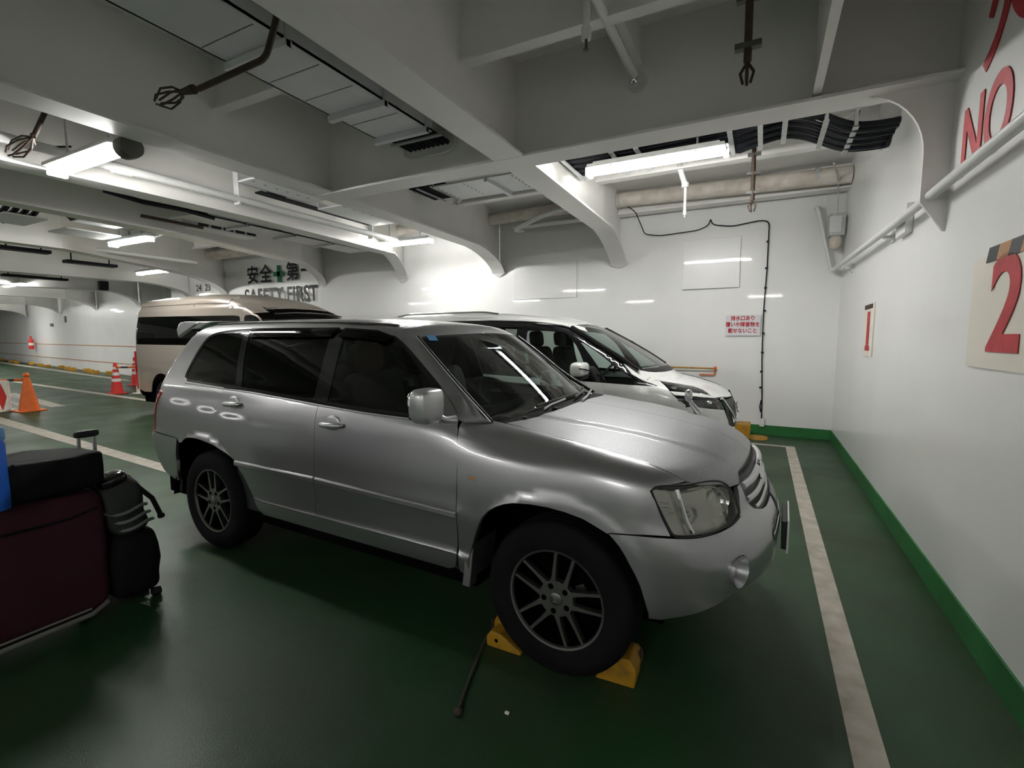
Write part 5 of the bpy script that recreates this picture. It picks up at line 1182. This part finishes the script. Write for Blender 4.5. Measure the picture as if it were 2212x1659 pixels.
# ---------------------------------------------------------------- beige high-roof van
vn = thing('beige_van', 'beige high-roof van standing behind the white minivan, long dark side windows', 'van')
B = Vehicle(van_surface(), vn)
for sd in (1,-1):
    q = dict(side=sd)
    fa = arch_pts(0,.40,.42,9,200,-20); ra = arch_pts(-3.11,.42,.44,9,200,-20)
    B.panel('body_side','side',curve([(-.62,.42,1),(-2.66,.42,1)]+[(a,b) for a,b in ra[::-1][2:-2]]+[(-3.56,.48,1),(-4.12,.52),(-4.20,.85),(-4.20,1.5),(-4.14,2.0),(-4.05,2.13,1),(-2.0,2.13),(-1.05,2.10,1),(-.62,1.93,1),(-.64,1.2)],True,2),'beige_paint',h=.06,
            holes=[curve([(-4.13,1.44),(-4.10,1.415),(-3.9,1.40),(-1.0,1.40),(-.70,1.41),(-.67,1.45),(-.64,1.84),(-.68,1.885),(-1.0,1.90),(-3.85,1.935),(-4.0,1.93),(-4.03,1.90)],True,2)],**q)
    B.panel('side_window','side',curve([(-4.13,1.44),(-4.10,1.415),(-3.9,1.40),(-1.0,1.40),(-.70,1.41),(-.67,1.45),(-.64,1.84),(-.68,1.885),(-1.0,1.90),(-3.85,1.935),(-4.0,1.93),(-4.03,1.90)],True,2),'glass_dark',h=.08,off=-.003,gap=0,depth=0,rim=False,**q)
    dd = B.panel('front_door','side',curve([(-.62,.30,1),(-.64,1.2),(-.62,1.93,1),(-.30,1.92),(-.10,1.84),(.10,1.62),(.45,1.18,1),(.42,.9),(.40,.55,1)]+[(a,b) for a,b in fa[::-1][2:-1]],True,2),'beige_paint',h=.05,
            holes=[curve([(-.52,1.28,1),(-.53,1.86),(-.48,1.895),(-.25,1.88),(-.08,1.78),(.12,1.50),(.26,1.30,1)],True,2)],**q)
    B.panel('window','side',curve([(-.52,1.28,1),(-.53,1.86),(-.48,1.895),(-.25,1.88),(-.08,1.78),(.12,1.50),(.26,1.30,1)],True,2),'glass_dark',h=.06,off=-.004,gap=0,depth=0,rim=False,parent=dd,**q)
    B.panel('high_roof_side','side',curve([(-4.08,2.135,1),(-2.0,2.135),(-1.05,2.105,1),(-1.05,2.22),(-2.0,2.26),(-4.10,2.25,1)],True,2),'beige_paint',h=.05,off=.008,gap=0,depth=.02,**q)
    B.panel('roof_side','side',curve([(-1.05,2.10,1),(-.62,1.93),(-.30,1.925),(-.16,1.95,1),(-.50,2.09),(-.80,2.17),(-1.05,2.22,1)],True,2),'beige_paint',h=.05,gap=0,**q)
    B.panel('fender','corner',curve([B.to2('corner', B.at(p,'corner')[0])+(1,) for p in ((.41,-.9,.58),(.44,-.9,1.15),(.60,-.75,1.18),(.97,-.6,.9),(.98,-.5,.35),(.42,-.9,.30))],True,2),'beige_paint',h=.06,**q)
    for cx in (0,-3.11):
        wheel(vn, cx, -.80*sd, .36, .22, .20, -sd, 'disc')
        pts = arch_pts(cx,.36,.40,9,205,-25); w_ = MB(); vs = []
        for x, z in pts: vs += [(x,-.90*sd,z),(x,-.6*sd,z)]
        w_.add(vs, [(2*i,2*i+1,2*i+3,2*i+2) for i in range(8)], True); w_.build('wheel_well','gap_black',vn,True,-1)
    MB().box((-4.27,-.80*sd,1.05),(.03,.13,.42)).build('tail_lamp','red_lens',vn,True,.01)
B.panel('high_roof','top',curve([(-.20,0,1),(-.24,-.4),(-.32,-.62,1),(-.7,-.70),(-1.3,-.72),(-4.05,-.74,1),(-4.10,0,1)],True,2),'beige_paint',both=True,h=.08,gap=0)
T = lambda d, L: [B.to2(d, B.at(p[:3], d)[0]) + ((1,) if len(p) > 3 else ()) for p in L]
B.panel('windshield','screen',curve(T('screen',[(.70,0,1.24,1),(.62,-.5,1.24),(.48,-.80,1.22,1),(.2,-.74,1.55),(-.06,-.66,1.86,1),(-.03,-.4,1.90),(0,0,1.92,1)]),True,2),'glass_dark',both=True,h=.08,gap=0,off=-.003,depth=.003)
B.panel('nose_panel','front',curve([(0,1.20,1),(-.6,1.18),(-.84,1.12),(-.88,.35,1),(0,.30,1)],True,2),'beige_paint',both=True,h=.08)
B.panel('tailgate','rear',curve([(0,2.25,1),(-.60,2.2),(-.80,1.9),(-.88,1.2),(-.90,.35,1),(0,.35,1)],True,2),'beige_paint',both=True,h=.08)
B.panel('rear_window','rear',curve([(0,1.9,1),(-.6,1.88),(-.72,1.35,1),(0,1.33,1)],True,2),'glass_dark',both=True,h=.08,off=.004,gap=0,depth=.003)
MB().sq((-2.75,-.1,2.36),(.34,.40,.10),.6,.4).build('roof_vent','white_paint',vn,True)
MB().bx(-4.1,.9,-.80,.80,.25,.6).build('floor_pan','gap_black',vn,True,-1)
for sd in (1,-1):
    MB().tube([(-.02,-.67*sd,1.915),(.0,-.3*sd,1.945),(.0,0,1.95)], .012, 6).build('screen_trim','black_plastic',vn,True)
place(vn, (-6.93,5.86), math.radians(-2))
# ---------------------------------------------------------------- wheel chocks
def chock(name, label, loc, rz, rope=False):
    t = thing(name, label, 'wheel chock', loc, rz)
    t.scale = (.76,.76,.76); w = .28; mb = MB()   # block slopes towards +x (the tyre)
    mb.prism([(-.085,0),(.165,0),(.172,.02),(.02,.105),(-.05,.11),(-.085,.07)], (0,-w/2,0), (1,0,0), (0,0,1), (0,w*.42,0))
    mb.prism([(-.085,0),(.150,0),(.13,.03),(.0,.165),(-.055,.17),(-.095,.10)], (0,-w/2+w*.36,0), (1,0,0), (0,0,1), (0,w*.64,0))
    mb.build('block','yellow_paint',t,True,.010)
    MB().cyl((-.01,-w/2-.001,.055),(-.01,-w/2+.01,.055),.013,14).build('bolt_hole','gap_black',t,True)
    MB().box((-.088,-w*.1,.09),(.012,.06,.10)).build('grip','rust_brown',t,True,.004)
    return t
c1 = chock('wheel_chock', 'yellow chock behind the front tyre with a dark rope tied to it', (-1.095,2.07,0), math.radians(0))
MB().tube(smooth_path([(-.088,-.10,.06),(-.10,-.16,.012),(-.04,-.36,.010),(.02,-.56,.010),(.07,-.70,.012)],.05), .009, 8).build('rope','rope_dark',c1,True)
MB().sq((.075,-.715,.018),(.05,.045,.034),.8,.8,8,12).build('rope_knot','rope_dark',c1,True)
chock('wheel_chock', 'yellow chock in front of the front tyre of the silver SUV', (-.498,2.10,0), math.radians(182))
o = solo(MB().sq((-.86,1.62,.006),(.022,.014,.010),.6,.6,6,10), 'paper_scrap', 'paper_white', 'tiny pale scrap lying on the green deck before the tyre', 'scrap')
# yellow stopper by the hull wall
t = thing('wheel_stop', 'yellow steel box with a round yellow foot at the hull wall, ahead of the minivan', 'stopper', (-.17,8.15,0))
MB().bx(-.33,-.10,8.03,8.35,.01,.22).build('box','yellow_paint',t,False,.008)
MB().lathe([(0,0),(.15,0),(.14,.03),(0,.045)],(-.0,8.18,0),(0,0,1),24).build('foot','yellow_paint',t)
MB().bx(-.345,-.33,8.0,8.35,.02,.26).build('edge_plate','paper_white',t)
t = thing('grab_bar', 'slim yellow bar bracketed to the hull wall above the minivan nose', 'bar', (-.8,8.5,1.0))
MB().tube([(-1.55,8.50,1.035),(-.68,8.50,1.030)], .014, 8).build('bar','yellow_paint',t); MB().sq((-.66,8.50,1.035),(.05,.06,.06),.8,.8,8,12).tube([(-.66,8.5,1.02),(-.67,8.53,.93),(-.9,8.54,.92)],.012,6).build('bracket','orange_plastic',t)
# ---------------------------------------------------------------- cones and barriers
def cone(name, label, x, y, h, m, bands=(), base=.36, r0=.13, r1=.03, group=None):
    t = thing(name, label, 'traffic cone', (x, y, 0), group=group)
    MB().box((0,0,.015),(base,base,.03)).build('base',m,t,True,.01)
    rr = lambda z: r0 + (r1-r0)*z
    MB().lathe([(r0,.03),(rr(.9),h*.9),(r1,h),(r1*.6,h+.01),(0,h+.01)],(0,0,0),(0,0,1),28).build('body',m,t,True)
    for a, b in bands: MB().lathe([(rr(a)+.004,h*a),(rr(b)+.004,h*b)],(0,0,0),(0,0,1),28).build('band','cone_white',t,True)
    return t
t = cone('traffic_cone','plain orange cone joined by a striped bar at the far left',-13.6,4.25,.70,'orange_plastic',(),.44,.17,.05)
MB().lathe([(.05,.68),(.035,.71),(.06,.75),(.035,.80),(0,.81)],(0,0,0),(0,0,1),20).build('knob','orange_plastic',t,True)
cone('traffic_cone','red cone with three white bands, nearest of the group beside the beige van',-15.7,6.72,.84,'cone_red',((.40,.50),(.60,.70),(.80,.88)),.36,.145,.04)
cone('traffic_cone','red and white cone behind the nearest banded cone',-17.9,8.2,.90,'cone_red',((.40,.50),(.60,.70),(.80,.88)),.36,.145,.04)
cone('traffic_cone','half-hidden red cone leaning by the tail of the beige van',-16.6,8.25,.80,'cone_red',((.30,.5),),.36,.145,.04)
def hazard_bar(a, b, label, r=.045):
    t = thing('barrier_bar', label, 'barrier', ((a[0]+b[0])/2,(a[1]+b[1])/2,min(a[2],b[2])-r)); a, b = Vector(a), Vector(b); n = max(4, int((b-a).length/.18))
    ya = MB(); yb = MB()
    for i in range(n): (ya if i % 2 else yb).cyl(a+(b-a)*i/n, a+(b-a)*(i+1)/n, r, 10)
    ya.build('black_bands','text_black',t)['kind'] = 'stuff'; yb.build('yellow_bands','orange_plastic',t)['kind'] = 'stuff'; return t
hazard_bar((-13.65,4.2,.66),(-15.2,3.7,.58),'black and yellow bar clipped to the orange cone',.03)
hazard_bar((-15.7,6.7,.72),(-14.9,7.0,.74),'black and yellow bar from the banded cone towards the van',.025)
def barrier(label, x, y, w, rz, h=.75):
    t = thing('barrier_board', label, 'barrier', (x,y,0), rz)
    MB().box((0,0,h*.5+.03),(w,.06,h)).box((0,0,.02),(w*.9,.35,.04)).build('board','paper_white',t,True,.02)
    for k in (-1,0,1):
        MB().prism([(-.10,0),(0,.28),(.10,0),(0,-.28)], (k*w*.33,-.034,h*.5), (1,0,0), (0,0,1), (0,-.004,0)).build('diamond','cone_red',t,True)
    return t
barrier('white barrier with red diamonds beside the tail of the beige van',-15.0,7.05,.50,math.radians(15),.78)
barrier('white barrier with a dark red square at the left edge of the picture',-14.15,3.85,.75,math.radians(30),.62)
# fire extinguisher on the far hull wall
p = FA + fd*((V(-37.2,0,0)-FA).x/fd.x) + fn*.22
t = thing('fire_extinguisher','red fire extinguisher with a white label on the far hull wall','fire extinguisher',(p.x,p.y,.62))
MB().lathe([(0,0),(.11,.0),(.12,.1),(.12,.45),(.09,.56),(.04,.62),(.04,.68),(0,.68)],(0,0,.25),(0,0,1),20).build('cylinder','cone_red',t,True)
MB().lathe([(.124,.22),(.124,.36)],(0,0,.25),(0,0,1),20).build('band','paper_white',t,True); MB().box((0,0,.96),(.16,.06,.07)).build('valve','cone_red',t,True,.01)
for k, (x_, z_) in enumerate(((-33.5,2.2),(-31.0,2.45))):
    p = FA + fd*((V(x_,0,0)-FA).x/fd.x) + fn*.03
    solo(MB().box((p.x,p.y,z_),(.30,.06,.16) if k == 0 else (.12,.06,.3)), 'wall_box', 'steel_dark', 'small dark box on the far hull wall, ' + ('left of the pair' if k == 0 else 'right and higher of the pair'), 'box')
# yellow chocks lying along the far hull wall
for i, x_ in enumerate((-45,-41.5,-39.5,-37,-34.5,-32.5,-31,-29.5,-28.2,-27,-26,-25,-24)):
    p = FA + fd*((V(x_,0,0)-FA).x/fd.x) + fn*(.30+.1*(i % 3))
    mb = MB(); mb.prism([(-.18,0),(.18,0),(.05,.14),(-.08,.15)], (p.x,p.y-.15,0), fd*(1 if i % 2 else -1), (0,0,1), fn*-.22)
    solo(mb,'wheel_chock','yellow_paint','small yellow chock in the row at the foot of the far hull wall','wheel chock','chocks stored along the far hull wall',.01)
# loudspeaker-like dark boxes under the far girders
for i, (x, y, z, s_, lb) in enumerate(((-20.0,8.35,3.28,.40,'right of the pair'),(-26.0,9.2,3.35,.45,'left of the pair'))):
    solo(MB().box((x,y,z),(s_,.25,s_*.75),taper=1.1), 'floodlight', 'black_plastic', 'dark box lamp hung under the far girders, ' + lb, 'floodlight', bevel=.03)
# ---------------------------------------------------------------- luggage at the lower left
t = thing('suitcase','big maroon cloth suitcase at the left edge with grey piping along its foot','suitcase',(-3.32,.78,0))
mb = MB(); mb.sq((-3.32,.78,.385),(.34,.96,.70),.22,.18,20,32); mb.build('shell','maroon_cloth',t)
MB().tube([(-3.135,.35,.055),(-3.130,1.15,.055),(-3.16,1.23,.075),(-3.3,1.25,.08)], .012, 8).tube([(-3.138,.35,.085),(-3.134,1.15,.085)], .006, 6).build('piping','grey_strip',t)
MB().tube([(-3.150,.35,.60),(-3.145,1.10,.60),(-3.16,1.22,.62)], .006, 6).build('zip','black_cloth',t)
for y in (.42,1.14): MB().cyl((-3.24,y,.03),(-3.19,y,.03),.03,12).build('castor','black_plastic',t)
t = thing('duffel_bag','flat black bag lying on top of the maroon suitcase','bag',(-3.32,.80,.735))
MB().sq((-3.32,.78,.832),(.42,.96,.195),.22,.14,16,34,warp=lambda p: (p.x, p.y, p.z + .012*math.sin(p.y*14+p.x*6))).build('bag_body','black_cloth',t)
MB().tube(smooth_path([(-3.15,.5,.93),(-3.05,.62,.90),(-3.08,.75,.85),(-3.12,.9,.93)],.05), .008, 6).build('strap','black_cloth',t)
t = thing('trolley_suitcase','black cloth trolley case standing right of the maroon suitcase, behind the backpack','suitcase',(-3.45,1.32,0))
MB().sq((-3.52,1.36,.37),(.20,.36,.66),.3,.25).build('shell','black_cloth',t)
MB().cyl((-3.44,1.262,.66),(-3.42,1.262,.975),.009,10).cyl((-3.44,1.335,.66),(-3.42,1.335,.965),.009,10).build('handle_tube','silver_trim',t)
MB().sq((-3.42,1.298,.985),(.028,.118,.040),.5,.5).build('handle_grip','black_plastic',t)
for y in (1.2,1.46): MB().cyl((-3.42,y,.03),(-3.38,y,.03),.03,12).build('castor','black_plastic',t)
t = thing('backpack','stuffed backpack with pale grey stripes hanging over a black bag, right end of the luggage','backpack',(-3.2,1.36,.42))
MB().sq((-3.24,1.355,.58),(.20,.20,.36),.6,.6,R=Matrix.Rotation(.25,3,'X'),warp=lambda p:(p.x+.01*math.sin(p.z*30),p.y+.012*math.sin(p.z*22),p.z)).build('pack_body','grey_cloth',t)
for k in range(3):
    P = [( -3.24+.108*math.cos(a), 1.365+.015*k+.112*math.sin(a), .56-.05*k+.012*math.sin(3*a)) for a in np.linspace(-1.3,1.5,14)]
    MB().tube(P, .010, 6).build('stripe','stripe_grey',t)
MB().tube([(-3.17,1.40,.70),(-3.13,1.47,.60),(-3.12,1.50,.50)], .014, 6).sq((-3.12,1.505,.485),(.03,.04,.03),.7,.7,6,8).build('strap','black_cloth',t)
MB().sq((-3.22,1.31,.74),(.14,.14,.07),.6,.6,R=Matrix.Rotation(.3,3,'X')).build('pack_lid','black_gloss',t)
t = thing('black_bag','lumpy black bag on small wheels under the striped backpack','bag',(-3.22,1.40,0))
MB().sq((-3.24,1.385,.235),(.26,.24,.38),.45,.5,18,26,warp=lambda p:(p.x*(1+.05*math.sin(p.z*20)),p.y*(1+.06*math.sin(p.z*31+1)),p.z)).build('bag_body','black_cloth',t)
for x in (-3.16,-3.30): MB().cyl((x,1.45,.025),(x,1.49,.025),.025,12).build('castor','black_plastic',t)
t = thing('water_bottle','blue plastic bottle with a pale blue cap on the edge of the maroon suitcase','bottle',(-3.125,.830,.735))
MB().lathe([(0,0),(.048,0),(.052,.02),(.050,.20),(.050,.30),(.044,.33)],(-3.125,.830,.737),(0,0,1),28).build('bottle_body','blue_plastic',t)
MB().lathe([(.049,.325),(.052,.33),(.052,.375),(.045,.385),(0,.385)],(-3.125,.830,.737),(0,0,1),28).build('cap','blue_cap',t)
